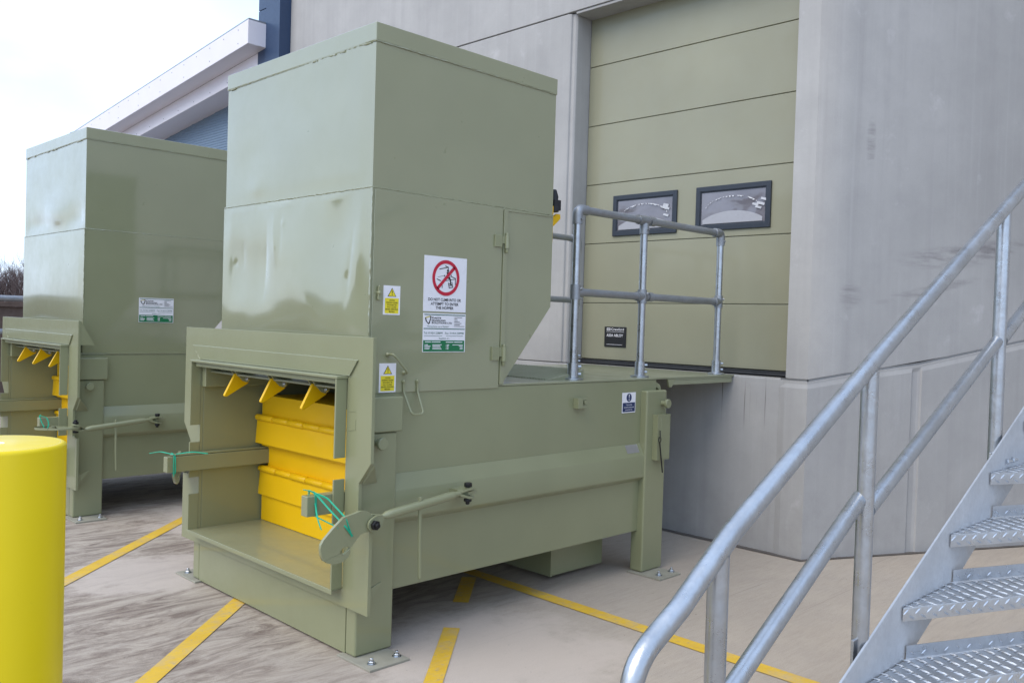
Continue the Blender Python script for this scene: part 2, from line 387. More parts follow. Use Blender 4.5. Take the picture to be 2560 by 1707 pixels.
def company_sign(par, x, y0, z1, label):
    s = Sign((x, y0, z1), (0, 1, 0), (1, 0, 0), .283, .196, 'sign_white', 'company_sign', par, .0015, label)
    k = .283/600; g = lambda a: (a-90)*k; hh = lambda b: (b-880)*.196/570
    s.rect('green_rule', 'sign_dkgreen', .0008, g(103), hh(897), g(683), hh(909)); s.rect('green_rule', 'sign_dkgreen', .0008, g(98), hh(1101), g(680), hh(1113))
    sh = [(112, 945), (185, 918), (203, 935), (178, 1035), (160, 1042), (125, 1000)]; inn = [(128, 955), (180, 936), (188, 945), (166, 1022), (160, 1026), (138, 992)]
    L = len(sh)
    mb, h1 = s.lay('emblem', 'sign_black', .0008)
    for i in (1, 2, 3, 4, 5):
        j = (i+1) % L
        mb.add([s.P(g(q[0]), hh(q[1]), h1) for q in (sh[i], sh[j], inn[j], inn[i])], [(0, 1, 2, 3)])
    mb, h1 = s.lay('emblem_highlight', 'sign_gold', .0008)
    mb.add([s.P(g(q[0]), hh(q[1]), h1) for q in (sh[0], sh[1], inn[1], inn[0])], [(0, 1, 2, 3)])
    for tx, v, w0 in (('W', 962, 27), ('H', 998, 27), ('S', 1032, 24)): s.text('lettering', 'sign_black', .0008, tx, g(207), hh(v), .0105, w0*k, 'L', .03)
    for tx, v, u0, w0 in (('ASTE', 962, 236, 100), ('ANDLING', 998, 236, 164), ('OLUTIONS LTD', 1032, 233, 260)): s.text('lettering', 'sign_black', .0008, tx, g(u0), hh(v), .0085, w0*k, 'L', .03)
    s.text('lettering', 'sign_dkgreen', .0008, '"Making Sense out of Rubbish"', g(142), hh(1084), .0078, 310*k, 'L')
    for i, wd in enumerate((112, 42, 46, 76, 104, 80, 148)):
        v = 934+i*22; s.rect('small_print', 'sign_black', .0008, g(526), hh(v-3.5), g(526+wd), hh(v+3.5)); s.rect('small_print', 'sign_black', .0008, g(516), hh(v-2), g(520), hh(v+2))
    s.text('lettering', 'sign_dkgreen', .0008, 'Tel: 01454 228899', g(102), hh(1184), .0105, 262*k); s.text('lettering', 'sign_dkgreen', .0008, 'Fax: 01454 228998', g(400), hh(1184), .0105, 265*k)
    s.rect('small_print', 'sign_dkgreen', .0008, g(106), hh(1208), g(360), hh(1213)); s.rect('small_print', 'sign_dkgreen', .0008, g(413), hh(1208), g(660), hh(1213))
    s.text('lettering', 'sign_dkgreen', .0008, 'Suppliers of :-', g(390), hh(1258), .0085, 158*k, 'C')
    s.rect('green_panel', 'sign_green', .0008, g(97), hh(1277), g(678), hh(1441))
    r = lambda a, b, wd, t=9: s.rect('small_print', 'sign_white', .0016, g(a), hh(b-t/2), g(a+wd), hh(b+t/2))
    r(120, 1300, 82, 12); r(212, 1300, 122, 12); r(410, 1302, 110, 12); r(528, 1302, 120, 12)
    for i in range(4):
        b = 1342+i*20; r(112, b, 6); r(122, b, (40, 76, 66, 60)[i], 10); r(224, b, (130, 108, 116, 128)[i], 10); r(412, b, 5); r(424, b, (34, 26, 28, 26)[i], 10)
        r(656-(150, 58, 40, 44)[i], b+1, (150, 58, 40, 44)[i], 9)
    return s.done()

def climb_sign(par):
    s = Sign((.0065, .387, 1.9195), (0, 1, 0), (1, 0, 0), .283, .278, 'sign_white', 'prohibition_sign', par, .0015, 'large white sign with red no-climbing circle on the access door')
    k = .283/602; kv = .278/830; g = lambda a, b: ((a-101)*k, (b-44)*kv)
    cu, cv = g(405, 362); F = 'climbing_figure'
    S = lambda a, b, wd: s.line(F, 'sign_black', .0008, g(*a), g(*b), wd*k)
    S((310, 235), (432, 198), 9); S((390, 180), (440, 200), 9); S((436, 196), (436, 232), 8)
    S((288, 355), (372, 330), 4); S((276, 384), (334, 410), 9); S((354, 455), (354, 520), 8); S((395, 405), (540, 370), 7); S((470, 330), (545, 362), 9); S((541, 358), (541, 455), 9)
    s.disc(F, 'sign_black', .0008, *g(430, 250), 15*k); s.poly(F, 'sign_black', .0008, [g(412, 275), g(440, 270), g(450, 330), g(425, 335)]); s.disc(F, 'sign_black', .0008, *g(383, 330), 9*k); s.disc(F, 'sign_black', .0008, *g(478, 316), 7*k)
    s.poly(F, 'sign_black', .0008, [g(425, 370), g(462, 330), g(470, 385)]); S((464, 370), (478, 468), 17); S((476, 462), (496, 466), 12)
    S((440, 430), (455, 515), 9); S((490, 415), (505, 500), 9); S((440, 450), (470, 448), 8); S((448, 475), (500, 465), 8); S((450, 508), (508, 496), 9)
    s.ring('red_circle', 'sign_red', .0016, cu, cv, .0728, .0905)
    s.line('red_circle', 'sign_red', .0024, (cu-.056, cv+.056), (cu+.056, cv-.056), .017)
    for tx, v, wd in (('DO NOT CLIMB INTO OR', 713, 463), ('ATTEMPT TO ENTER', 777, 393), ('THE HOPPER', 837, 252)):
        c = g(398, v); s.text('lettering', 'sign_black', .0008, tx, c[0], c[1], .0145, wd*k, 'C', .022)
    return s.done()

def user_sign(par):
    s = Sign((.002, 2.02, 1.176), (0, 1, 0), (1, 0, 0), .138, .128, 'sign_white', 'mandatory_sign', par, .0015, 'blue and white exclamation sign beside the rear leg')
    s.disc('blue_disc', 'sign_navy', .0008, .069, .032, .0265); s.poly('exclamation_mark', 'sign_white', .0016, [(.0645, .012), (.0735, .012), (.071, .036), (.067, .036)]); s.disc('exclamation_mark', 'sign_white', .0016, .069, .046, .0045)
    s.rect('blue_panel', 'sign_navy', .0008, .006, .064, .132, .122)
    for i, (tx, wd) in enumerate((('To be used by', .066), ('trained & authorised', .104), ('personnel only', .070))): s.text('lettering', 'sign_white', .0016, tx, .069, .0815+i*.0155, .009, wd, 'C', .005)
    return s.done()

def hexbolt(mb, c, axis, r, h, shank=None, mi=0):
    c = Vector(c); ax = Vector(axis)
    mb.lathe(c, [(r*.96, 0), (r, h*.12), (r, h*.85), (r*.85, h)], ax, 6, mi)
    if shank: mb.lathe(c+ax*h*.9, [(r*.55, 0), (r*.55, shank), (r*.4, shank+r*.15)], ax, 12, mi)

# ------------------------------------------------------------------ the setting
g = MB(); NX = 90
def gz(x, y): return 0.0
for (x0, x1, y0, y1) in ((-300, 300, -300, 3.35),):
    pass
g.add([(-400, -400, 0), (400, -400, 0), (400, 400, 0), (-400, 400, 0)], [(0, 1, 2, 3)])
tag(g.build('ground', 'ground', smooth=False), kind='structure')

def marking(a, b, wd, name='yellow_line'):
    a, b = Vector(a), Vector(b); d = (b-a).normalized(); p = Vector((-d.y, d.x))*wd/2
    mb = MB(); mb.add([(q.x, q.y, .004) for q in (a+p, b+p, b-p, a-p)], [(0, 1, 2, 3)])
    tag(mb.build(name, 'line', smooth=False), kind='structure')
dg = Vector((-.67, .74)).normalized()
for px, py, t0, t1 in ((-.32, -.82, -1.6, 2.9), (-2.0, -.62, -1.6, 2.9)):
    q = Vector((px, py)); marking(q+dg*t0, q+dg*t1, .092)
q = Vector((.484, .114)); marking(q-dg*1.2, q+dg*.70, .085); marking(q+dg*1.12, q+dg*1.62, .09)
marking((-2.5, 1.41), (6, 1.375), .1)

# joint strip along the foot of the wall
F = Vector((.545, 3.405)); DR = Vector((.449, .894)).normalized()
mb = MB(); NR = Vector((DR.y, -DR.x))
e = F+DR*7
mb.add([(-6.4, 3.404, .005), (-6.4, 3.345, .005), (F.x+.02, 3.345, .005), (F.x, 3.404, .005), (e.x, e.y, .005), (e.x+NR.x*.06, e.y+NR.y*.06, .005)], [(0, 1, 2, 3), (3, 2, 5, 4)])
tag(mb.build('wall_joint_strip', plain('dark_joint_sealant', (.13, .115, .105), .9, 0, .3, .3, 8), smooth=False), kind='structure')

# ------------------------------------------------------------------ warehouse with loading dock
YW, YD = 3.405, 3.63
wh = empty('warehouse', (-2, 3.6, 0)); tag(wh, 'tall grey concrete warehouse wall with a sage green dock door', 'warehouse')
wh.location = (0, 0, 0)
WT = 9.0
mb = MB()
# dock plinth below the door, left panel, lintel panel
mb.box(-6.45, .34, YW, YW+.6, -.1, 1.252)
mb.prism([(-6.45, YW), (-1.80, YW), (-1.772, YW+.012), (-1.765, YW+.03), (-1.74, YW+.034), (-1.727, YW+.05), (-1.727, YD+.2), (-6.45, YD+.2)], 2, 1.258, 4.312)
mb.box(-6.45, .52, YW+.0, YD-.03, 4.322, WT)
mb.box(-1.72, .42, YW+.012, YD+.02, 4.296, 4.3205)
mb.build('wall', 'concrete', wh, bevel=.006)
mb = MB(); mb.box(-6.44, .50, YW+.27, YW+.55, 1.26, WT-.1); mb.box(-6.4, .5, YW+.61, YW+6, 0, WT-.2)
mb.build('inner_wall', 'black_rubber', wh)
# right-hand wall, one sheet that turns the corner; plinth step follows the sloping ledge
def zl(s):
    k = [(-.3, 1.262), (0, 1.262), (.48, 1.335), (.96, 1.395), (1.96, 1.585), (7, 2.45)]
    for (a, za), (b, zb) in zip(k, k[1:]):
        if s <= b: return za+(zb-za)*(s-a)/(b-a)
path = [(-.21, (.335, YW), (0, -1)), (-.165, (.380, YW), (0, -1)), (-.001, (.544, YW), (0, -1))]
n0 = (Vector((0, -1))+NR).normalized(); kk = 1/n0.dot(NR); path.append((0, (F.x, F.y), (n0.x*kk, n0.y*kk)))
svals = [.1, .3, .5, .7, .888, .896, .915, .955, .974, .982, 1.2, 1.6, 2.0, 3, 5, 7]
for s_ in svals: q = F+DR*s_; path.append((s_, (q.x, q.y), (NR.x, NR.y)))
prof = [(0, 'abs', -.1), (0, 'rel', -.066), (1, 'rel', -.036), (1, 'rel', -.020), (2, 'rel', -.016), (2, 'rel', -.002), (3, 'rel', .001), (3, 'abs', WT)]
vs = []; NPf = len(prof)
for s_, q, n in path:
    gr = .014 if .893 < s_ < .977 else 0
    if .92 > s_ > .90 or .95 < s_ < .97: gr = .022
    for kind, mode, z in prof:
        off = {0: .011-gr*.8, 1: .003, 2: -.014, 3: 0.0}[kind]
        if s_ < -.17 and kind < 2: off = .002
        vs.append((q[0]+n[0]*off, q[1]+n[1]*off, z if mode == 'abs' else zl(s_)+z))
NL = NPf-1; mb = MB(); mb.add([q for k, q in enumerate(vs) if k % NPf < NL], [(i*NL+j, (i+1)*NL+j, (i+1)*NL+j+1, i*NL+j+1) for i in range(len(path)-1) for j in range(NL-1)])
mb.build('right_wall', 'concrete', wh, smooth=False)
idx = [1, 2, 3]+[i for i in range(4, len(path)) if path[i][0] in (.3, .7, 1.2, 2.0, 3, 5, 7)]
mb = MB(); mb.add([q for i in idx for q in (vs[i*NPf+NPf-2], vs[i*NPf+NPf-1])], [(2*i, 2*i+2, 2*i+3, 2*i+1) for i in range(len(idx)-1)])
mb.build('upper_wall', 'concrete', wh, ang=80)
# jamb face of the right pier and its back
mb = MB(); mb.box(.384, .50, YW+.004, YD+.3, 1.256, 4.2955); mb.build('door_jamb', 'concrete', wh, bevel=.004)

mb = MB(); mb.box(2.75, 18, 5.2, 12, 0, WT-.01); mb.build('added_shade_wing', 'concrete', wh, bevel=.01)  # unseen wing, added to darken the hopper's right side and its reflections

# sectional dock door
door = MB(); zz = [1.296, 1.79, 2.312, 2.832, 3.352, 3.876, 4.40]
for a, b in zip(zz, zz[1:]): door.box(-1.722, .41, YD, YD+.05, a+.003, b-.003)
door.box(-1.722, .41, YD+.012, YD+.04, 1.296, 4.4)
do = door.build('dock_door', 'door', wh, bevel=.004)
mb = MB(); mb.box(-1.722, .38, YD-.03, YD+.02, 1.2535, 1.293); mb.tube([(-1.72, YD-.03, 1.268), (.38, YD-.03, 1.268)], .012, 8); mb.build('bottom_seal', 'black_rubber', do, bevel=.004)
for xa, xb in ((-1.402, -.742), (-.560, .096)):
    za, zb = 2.368, 2.716; fwid = .040
    mb = MB(); mb.plate_holes([[(xa, za), (xb, za), (xb, zb), (xa, zb)], [(xa+fwid, za+fwid), (xa+fwid, zb-fwid), (xb-fwid, zb-fwid), (xb-fwid, za+fwid)]], 1, YD-.016, YD+.001)
    mb.plate_holes([[(xa+.03, za+.03), (xb-.03, za+.03), (xb-.03, zb-.03), (xa+.03, zb-.03)], [(xa+fwid+.008, za+fwid+.008), (xa+fwid+.008, zb-fwid-.008), (xb-fwid-.008, zb-fwid-.008), (xb-fwid-.008, za+fwid+.008)]], 1, YD-.010, YD-.0005)
    mb.build('window_frame', 'frame_blue', do, bevel=.004)
    NXg, NZg = 40, 24; vs = []; xi0, xi1, zi0, zi1 = xa+fwid+.006, xb-fwid-.006, za+fwid+.006, zb-fwid-.006
    for j in range(NZg+1):
        for i in range(NXg+1):
            a, b = i/NXg, j/NZg; e_ = min(a, 1-a, b, 1-b)
            d = (.006*abs(noise.noise((a*2.6+xa, b*2, 1.3)))+.002*abs(noise.noise((a*6+xa, b*5, 4))))*min(1, e_*8)
            vs.append((xi0+(xi1-xi0)*a, YD-.0035-abs(d), zi0+(zi1-zi0)*b))
    mb = MB(); mb.add(vs, [(j*(NXg+1)+i, j*(NXg+1)+i+1, (j+1)*(NXg+1)+i+1, (j+1)*(NXg+1)+i) for j in range(NZg) for i in range(NXg)])
    mb.build('window_pane', 'pane', do, ang=80)
    # torn protective film: an arched ragged strip and a pale lower dome painted as a pane reflection
    mb = MB(); rr = random.Random(int(xa*100)); n = 46; pv = []
    for i in range(n+1):
        t = i/n; a = math.pi*(.93-.86*t); cx, cz = (xi0+xi1)/2, zi0+(zi1-zi0)*.42
        ex, ez = (xi1-xi0)*.43, (zi1-zi0)*.42
        pv.append((cx+ex*math.cos(a), cz+ez*math.sin(a)))
    for i in range(n):
        if rr.random() < .3: continue
        h = .004+.010*rr.random()**2; (x0, z0), (x1, z1) = pv[i], pv[i+1]; y = YD-.0125-.002*rr.random()
        mb.add([(x0, y, z0), (x1, y, z1), (x1, y-.002, z1-h), (x0, y-.002, z0-h*rr.random())], [(0, 1, 2, 3)])
    for i in range(5):
        t = rr.random(); x0 = xi1-.02-.1*t; z0 = zi0+(zi1-zi0)*(.45+.35*rr.random())
        mb.add([(x0, YD-.0125, z0), (x0+.05, YD-.013, z0-.012), (x0+.045, YD-.0125, z0-.03), (x0-.006, YD-.013, z0-.014)], [(0, 1, 2, 3)])
    n = 20; sb = []
    for i in range(n+1):
        t = i/n; x0 = xi0+.02+(xi1-xi0-.04)*t; b = zi0+.006; tp = zi0+.012+(zi1-zi0)*.34*math.sin(math.pi*min(1, max(0, .04+.92*t)))**.6
        sb += [(x0, YD-.0118, b), (x0, YD-.0118, tp)]
    mb.add(sb, [(2*i, 2*i+2, 2*i+3, 2*i+1) for i in range(n)], 1)
    mb.build('film_and_reflection', ['film', plain('painted_pane_reflection', (.36, .365, .40), .3, 0, .04, .0)], do, smooth=False)
s = Sign((-1.456, YD-.0005, 1.586), (1, 0, 0), (0, -1, 0), .235, .175, 'sign_black', 'door_badge', do, .008, None, .003)
s.text('lettering', 'sign_white', .0008, 'Crawford', .075, .031, .021, .138, 'L', .012); s.rect('logo_block', 'sign_white', .0008, .026, .012, .066, .032); s.rect('logo_block_inner', 'sign_black', .0016, .030, .019, .062, .026)
s.rect('rule', 'sign_white', .0008, .022, .042, .216, .0445); s.text('lettering', 'sign_white', .0008, 'ASSA ABLOY', .026, .085, .024, .180, 'L', .012); s.rect('rule', 'sign_white', .0008, .026, .1525, .20, .155)
s.done()

# dark blue corner column at the left end of the concrete wall
mb = MB(); mb.box(-6.79, -6.452, 3.25, 4.3, 0, WT); mb.box(-6.985, -6.797, 3.256, 4.3, 0, 5.46); mb.box(-6.985, -6.797, 3.256, 4.3, 5.468, WT); mb.box(-6.99, -6.5, 3.30, 4.2, 0, WT)
mb.build('corner_cladding', 'navy_clad', wh, bevel=.004)
mb = MB(); mb.box(-7.2, .5, YW-.06, YW+6.5, WT+.001, WT+.35); mb.build('roof_edge', 'navy_clad', wh, bevel=.01)

# lower neighbouring building: white stepped eaves over ribbed blue cladding
nb = empty('low_building'); tag(nb, 'low building with white stepped eaves and blue ribbed cladding, left of the tall wall', 'building')
XL, XR = -15.0, -6.78
def slab(name, xr, y0, y1, zt, zb, mat='white_clad'):
    """sloping board: zt, zb are heights at x = -6.78, falling to the left"""
    f = lambda x: -.1*(XR-x)
    mb = MB(); vs = []
    for x in (XL, xr):
        for y in (y0, y1):
            for z in (zb, zt): vs.append((x, y, z+f(x)))
    mb.add(vs, [(0, 1, 3, 2), (4, 6, 7, 5), (0, 4, 5, 1), (2, 3, 7, 6), (0, 2, 6, 4), (1, 5, 7, 3)]); return mb.build(name, mat, nb, bevel=.006)
fb = slab('fascia_board', XR, 3.005, 3.264, 5.258, 4.962)
eb = slab('eaves_band', -6.99, 3.262, 3.70, 4.964, 4.745); slab('eaves_band_end', -6.80, 3.32, 3.62, 4.9605, 4.78)
slab('roof', XR-.02, 3.02, 12, 5.29, 5.262, 'galv_dull')
def rivet(x, y, z, par): mb = MB(); mb.lathe((x, y, z), [(.008, 0), (.008, .003), (.005, .005)], (0, -1, 0), 8); mb.build('rivet', 'galv_dull', par)
for i in range(16):
    x = XR-.25-i*.385; rivet(x, 3.0048, 5.20-.1*(XR-x), fb)
    if i % 2 == 0: rivet(x, 3.0048, 5.03-.1*(XR-x), fb)
for i in range(9): x = -7.3-i*.5; rivet(x, 3.2618, 4.80-.1*(XR-x), eb)
mb = MB(); pr = []; z = 1.5
while z < 5.0:
    pr += [(0, z), (0, z+.026), (-.008, z+.030), (-.008, z+.034)]; z += .038
n = len(pr); vs = [(x, 3.65+o_, zq) for x in (XL, -6.80) for o_, zq in pr]
mb.add(vs, [(i, i+1, n+i+1, n+i) for i in range(n-1)]); mb.build('ribbed_cladding', 'blue_clad', nb, smooth=False)
mb = MB(); mb.box(XL, -6.8, 3.66, 3.9, 0, 1.6); mb.box(XL, XL+.2, 3.7, 12, 0, 4.3); mb.build('wall', 'concrete', nb, bevel=.004)

# ------------------------------------------------------------------ the waste compactors
XC = -.79                                        # centre line of the feed end
def mir(x): return 2*XC-x
def dent_panel(mb, x0, x1, z0, z1, y, fn, nx=46, nz=36):
    vs = []
    for j in range(nz+1):
        for i in range(nx+1):
            a, b = i/nx, j/nz; e_ = min(1, min(a, 1-a)*14)*min(1, b*10)*min(1, (1-b)*34)
            vs.append((x0+(x1-x0)*a, y-fn(a, b)*e_, z0+(z1-z0)*b))
    mb.add(vs, [(j*(nx+1)+i, j*(nx+1)+i+1, (j+1)*(nx+1)+i+1, (j+1)*(nx+1)+i) for j in range(nz) for i in range(nx)])
def gs(a, b, ca, cb, sa, sb): return math.exp(-((a-ca)/sa)**2-((b-cb)/sb)**2)
def weld(mb, pts, r=.004, seed=0, step=.012):
    rr = random.Random(seed); P = [Vector(q) for q in pts]; out = []
    for a, b in zip(P, P[1:]):
        n = max(2, int((b-a).length/step))
        out += [a.lerp(b, i/n)+Vector((rr.uniform(-1, 1), rr.uniform(-1, 1), rr.uniform(-1, 1)))*r*.35 for i in range(n)]
    out.append(P[-1]); mb.tube(out, [r*rr.uniform(.6, 1.25) for _ in out], 6)

def twine(name, loops, label, loc=(0, 0, 0), seed=0):
    rr = random.Random(seed); mb = MB()
    for lp in loops:
        for k in range(3 if len(lp) > 3 else 2):
            j = Vector((rr.uniform(-1, 1), rr.uniform(-1, 1), rr.uniform(-1, 1)))*.004
            P = fillet([Vector(q)+j*(.6+.5*rr.random()) for q in lp], .02, 4); mb.tube(P, .0021, 6)
    o = mb.build(name, 'twine'); o.location = loc; return tag(o, label, 'twine', 'green twine tying back the hooks')

HOOK = [(-.03, .722), (-.052, .731), (-.078, .734), (-.101, .729), (-.168, .717), (-.222, .674), (-.268, .632), (-.281, .612), (-.284, .590), (-.277, .559), (-.264, .540), (-.247, .527), (-.21, .515), (-.17, .518), (-.136, .535), (-.126, .556), (-.128, .573), (-.142, .585), (-.164, .583), (-.18, .568), (-.180, .557), (-.168, .549), (-.155, .556), (-.119, .583), (-.075, .627), (-.044, .633), (-.013, .628), (.010, .640), (.020, .661), (.012, .686), (-.008, .702)]

def tie_rod(root, mirror, flat):
    """side clamp: hook plate, fork, turnbuckle, beam fork, tommy bar"""
    X0 = .17; sx = -1 if mirror else 1; fx = (lambda x: mir(x)) if mirror else (lambda x: x)
    B1 = Vector((fx(X0), -.013, .665)) if not flat else Vector((fx(X0), -.03, .715)); A = Vector((fx(X0), .052, .692)) if not flat else Vector((fx(X0), .04, .698)); Bq = Vector((fx(X0), .500, .741)); B2 = Vector((fx(X0-.02), .594, .735))
    t = MB(); d = (Bq-A).normalized()
    t.tube([A-d*.03, A, A+d*.008, A+d*.02, A+d*.05, Bq-d*.05, Bq-d*.02, Bq-d*.005, Bq+d*.02], [.011, .011, .014, .019, .0212, .0212, .019, .014, .012], 16)
    # front fork
    def jaw(c, to, nrm, gap, th=.012, r=.032):
        n = Vector(nrm); ax = (to-c).normalized(); pr = ax.cross(n).normalized()
        for sgn in (-1, 1):
            pts = [c+pr*r*math.sin(a)*1.0-ax*r*math.cos(a) for a in [math.pi*(-.5+k/8) for k in range(9)]]
            tip = to-ax*.004
            pts += [c+ax*.03+pr*r, tip+pr*.011, tip-pr*.011, c+ax*.03-pr*r]
            o0 = n*(gap*sgn-th/2); vs = [q+o0 for q in pts]+[q+o0+n*th for q in pts]; k = len(pts)
            inner = [i for i, q in enumerate(pts) if (q-tip).length < .016]
            for i in inner: vs[i] -= n*gap*sgn*.75; vs[i+k] -= n*gap*sgn*.75
            t.add(vs, [tuple(range(k)), tuple(range(2*k-1, k-1, -1))]+[(i, i+k, (i+1) % k+k, (i+1) % k) for i in range(k)])
    jaw(B1, A-d*.0, (1, 0, 0) if not flat else (0, 0, 1), .018)
    jaw(B2, Bq+d*.012, (0, 0, 1), .022)
    # lug welded to the beam
    lx0, lx1 = sorted((fx(.035), fx(.17)))
    t.prism([(lx0, .565), (lx1-.02, .565), (lx1, .58), (lx1, .61), (lx1-.02, .655), (lx0, .67)] if not mirror else [(lx1, .565), (lx0+.02, .565), (lx0, .58), (lx0, .61), (lx0+.02, .655), (lx1, .67)], 2, .726, .745)
    rod = t.build('turnbuckle', 'sage', root, bevel=.0015)
    k = MB(); hx = Vector((sx, 0, 0)) if not flat else Vector((0, 0, 1))
    hexbolt(k, B1+hx*.0255, hx, .023, .018, .012); hexbolt(k, B1-hx*.0255, -hx, .023, .015); k.lathe(B1-hx*.03, [(.011, 0), (.011, .06)], hx, 12); k.build('bolt', 'black_steel', rod)
    k = MB(); hexbolt(k, B2+Vector((0, 0, .03)), (0, 0, 1), .020, .02); hexbolt(k, B2-Vector((0, 0, .03)), (0, 0, -1), .020, .016, .012); k.lathe(B2-Vector((0, 0, .035)), [(.011, 0), (.011, .07)], (0, 0, 1), 12); k.build('bolt', 'black_steel', rod)
    k = MB(); c = A.lerp(Bq, .485); k.tube([c+Vector((0, 0, .03)), c+Vector((0, .004, -.2)), c+Vector((0, .010, -.35))], .0092, 10); k.lathe(c+Vector((0, 0, .024)), [(.008, 0), (.009, .004), (.009, .012), (.006, .015)], (0, 0, 1), 10); k.lathe(c+Vector((0, .010, -.357)), [(.006, 0), (.0085, .004), (.0085, .010), (.006, .014)], (0, 0, 1), 10)
    k.build('tommy_bar', 'sage', rod)
    h = MB()
    if not flat: a0, a1 = sorted((fx(X0-.008), fx(X0+.008))); h.prism(HOOK, 0, a0, a1)
    else: h.prism([(fx(X0-.01+(z-.665)), y) for y, z in HOOK], 2, .706, .722)
    if mirror:
        cb, sb = math.cos(R(-24)), math.sin(R(-24)); h.v = [(x, -.013+(y+.013)*cb-(z-.665)*sb, .665+(y+.013)*sb+(z-.665)*cb) for x, y, z in h.v]
        ca, sa = math.cos(R(54)), math.sin(R(54)); h.v = [(-1.75+(x+1.75)*ca-(y+.013)*sa, -.013+(x+1.75)*sa+(y+.013)*ca, z) for x, y, z in h.v]
    h.build('clamp_hook', 'sage', root, bevel=.003)

def compactor(name, label, loc, full, flat):
    root = empty(name, loc); tag(root, label, 'waste compactor', 'sage green waste compactors')
    rs = random.Random(5 if full else 9)
    # --- chamber
    c = MB()
    c.box(-.045, 0, -.001, 2.383, .276, 1.2495); c.box(-1.58, -1.535, -.001, 2.383, .276, 1.2495)
    c.box(-1.534, -.046, .0, 2.36, .270, .312); c.box(-1.534, -.046, 2.33, 2.38, .314, 1.2495)
    ch = c.build('chamber', 'sage', root, bevel=.003)
    c = MB(); c.box(-1.582, .003, .02, 2.386, 1.2505, 1.2618); c.build('deck_plate', 'sage_floor', root, bevel=.003)
    c = MB(); c.box(-1.534, -.0475, -.0795, 1.2, .3135, .3275); c.build('chamber_floor', 'sage_floor', root, bevel=.003)
    # side beams with sloping top, both sides
    for mirr in (False, True):
        f = mir if mirr else (lambda x: x)
        c = MB(); c.prism([(f(.0005), .60), (f(.036), .627), (f(.040), .632), (f(.040), .765), (f(.037), .772), (f(.0005), .848)], 1, .2, 2.225); c.build('side_beam', 'sage', root, bevel=.006, seg=3)
    # legs
    for (x0, x1), (y0, y1), zt in (((-.031, .049), (0, .219), 1.058), ((mir(.049), mir(-.031)), (0, .219), 1.058), ((-.05, .049), (2.221, 2.44), 1.185), ((mir(.049), mir(-.05)), (2.221, 2.44), 1.185)):
        c = MB(); c.box(x0, x1, y0, y1, .012, zt); lg = c.build('leg', 'sage', root, bevel=.012, seg=3)
        right = x0 > XC; rear = y0 > 1
        c = MB()
        bx = (-.05, .215) if right else (mir(.215), mir(-.05)); by = (y0-.031, y1-.022 if not rear else y1-.02)
        c.box(bx[0], bx[1], by[0], by[1], .0, .0115); c.build('base_plate', M['dusty_plate'], lg, bevel=.002)
        for yy in ((.021, .165) if not rear else (2.262, 2.400)):
            xx = .155 if right else mir(.155); c = MB()
            hexbolt(c, (xx, yy, .011), (0, 0, 1), .016, .014, .013); c.lathe((xx, yy, .0112), [(.022, 0), (.022, .003)], (0, 0, 1), 16)
            c.build('anchor_bolt', 'zinc', lg)
        c = MB()
        if not rear:
            a0, a1 = ((-.03, .064) if right else (mir(.064), mir(-.03))); c.box(a0, a1, .015, .238, 1.060, 1.228); c.build('leg_head', 'sage', lg, bevel=.008)
            if right: k = MB(); k.lathe((.04, .095, 1.012), [(.017, 0), (.017, .045), (.030, .046), (.030, .060), (.027, .064)], (1, 0, 0), 20); k.build('lifting_stub', 'sage', lg, bevel=.001)
        elif right:
            k = MB(); k.lathe((.04, 2.385, 1.10), [(.017, 0), (.017, .045), (.030, .046), (.030, .060), (.027, .064)], (1, 0, 0), 20); k.build('lifting_stub', 'sage', lg, bevel=.001)
            k = MB(); k.box(.046, .088, 2.292, 2.43, .735, 1.03); k.box(.0875, .0895, 2.325, 2.425, .745, 1.02); cv_ = k.build('junction_box', 'sage', lg, bevel=.004)
            if full:
                k = MB(); k.tube([(.094, 2.31, .93), (.096, 2.312, .885)], .003, 6); k.tube([(.098, 2.305+.012*math.cos(a), .87+.018*math.sin(a)) for a in [i*.7 for i in range(10)]], .0028, 6); k.tube([(.098, 2.305, .853), (.10, 2.318, .77), (.098, 2.345, .655)], .0042, 8); k.build('hanging_key', 'black_steel', lg)
    # cross member under the feed end
    c = MB(); c.box(mir(-.033), -.033, .0015, .016, .012, .31); c.box(-1.5, -.1, .017, .1, .2, .26); c.build('front_apron', 'sage', root, bevel=.002)
    c = MB(); c.box(-1.35, -.215, 1.64, 1.655, .03, .2695); c.box(-.2275, -.2155, 1.6555, 2.14, .035, .2695); c.box(-1.35, -.23, 1.6555, 2.13, .18, .2695); c.build('underside_channel', 'sage', root, bevel=.002)
    # --- feed end plate with notches
    half = [(.159, 1.511), (.163, .936), (.075, .835), (.075, .640), (.082, .632), (.166, .630), (.166, .240)]
    outer = half+[(mir(x), z) for x, z in reversed(half)]
    inner = [(-.036, .325), (-.036, 1.3125), (-1.535, 1.3125), (-1.535, .325)]
    c = MB(); c.plate_holes([outer, inner], 1, -.020, -.0015); fp = c.build('front_plate', 'sage', root, bevel=.002)
    c = MB()
    for x0, x1 in ((-.047, -.0365), (mir(-.0365), mir(-.047))):
        for z0, z1 in ((.3255, .536), (.633, .841), (.941, 1.3115)): c.box(x0, x1, -.081, -.0205, z0, z1)
    c.box(mir(-.030), -.030, -.083, -.0205, 1.3122, 1.3245); c.box(mir(-.03), -.03, -.0845, -.080, .306, .3285)
    c.box(-1.52, -.048, -.06, .13, 1.286, 1.3115)
    c.build('feed_collar', 'sage', root, bevel=.0022)
    c = MB(); tl, tr, br_, bl = (-1.633, 1.405), (.049, 1.402), (-.012, 1.3265), (-1.531, 1.3265)
    o_ = lambda q, y: (q[0], y, q[1])
    c.prism([tl, tr, br_, bl], 1, -.0205, -.029)
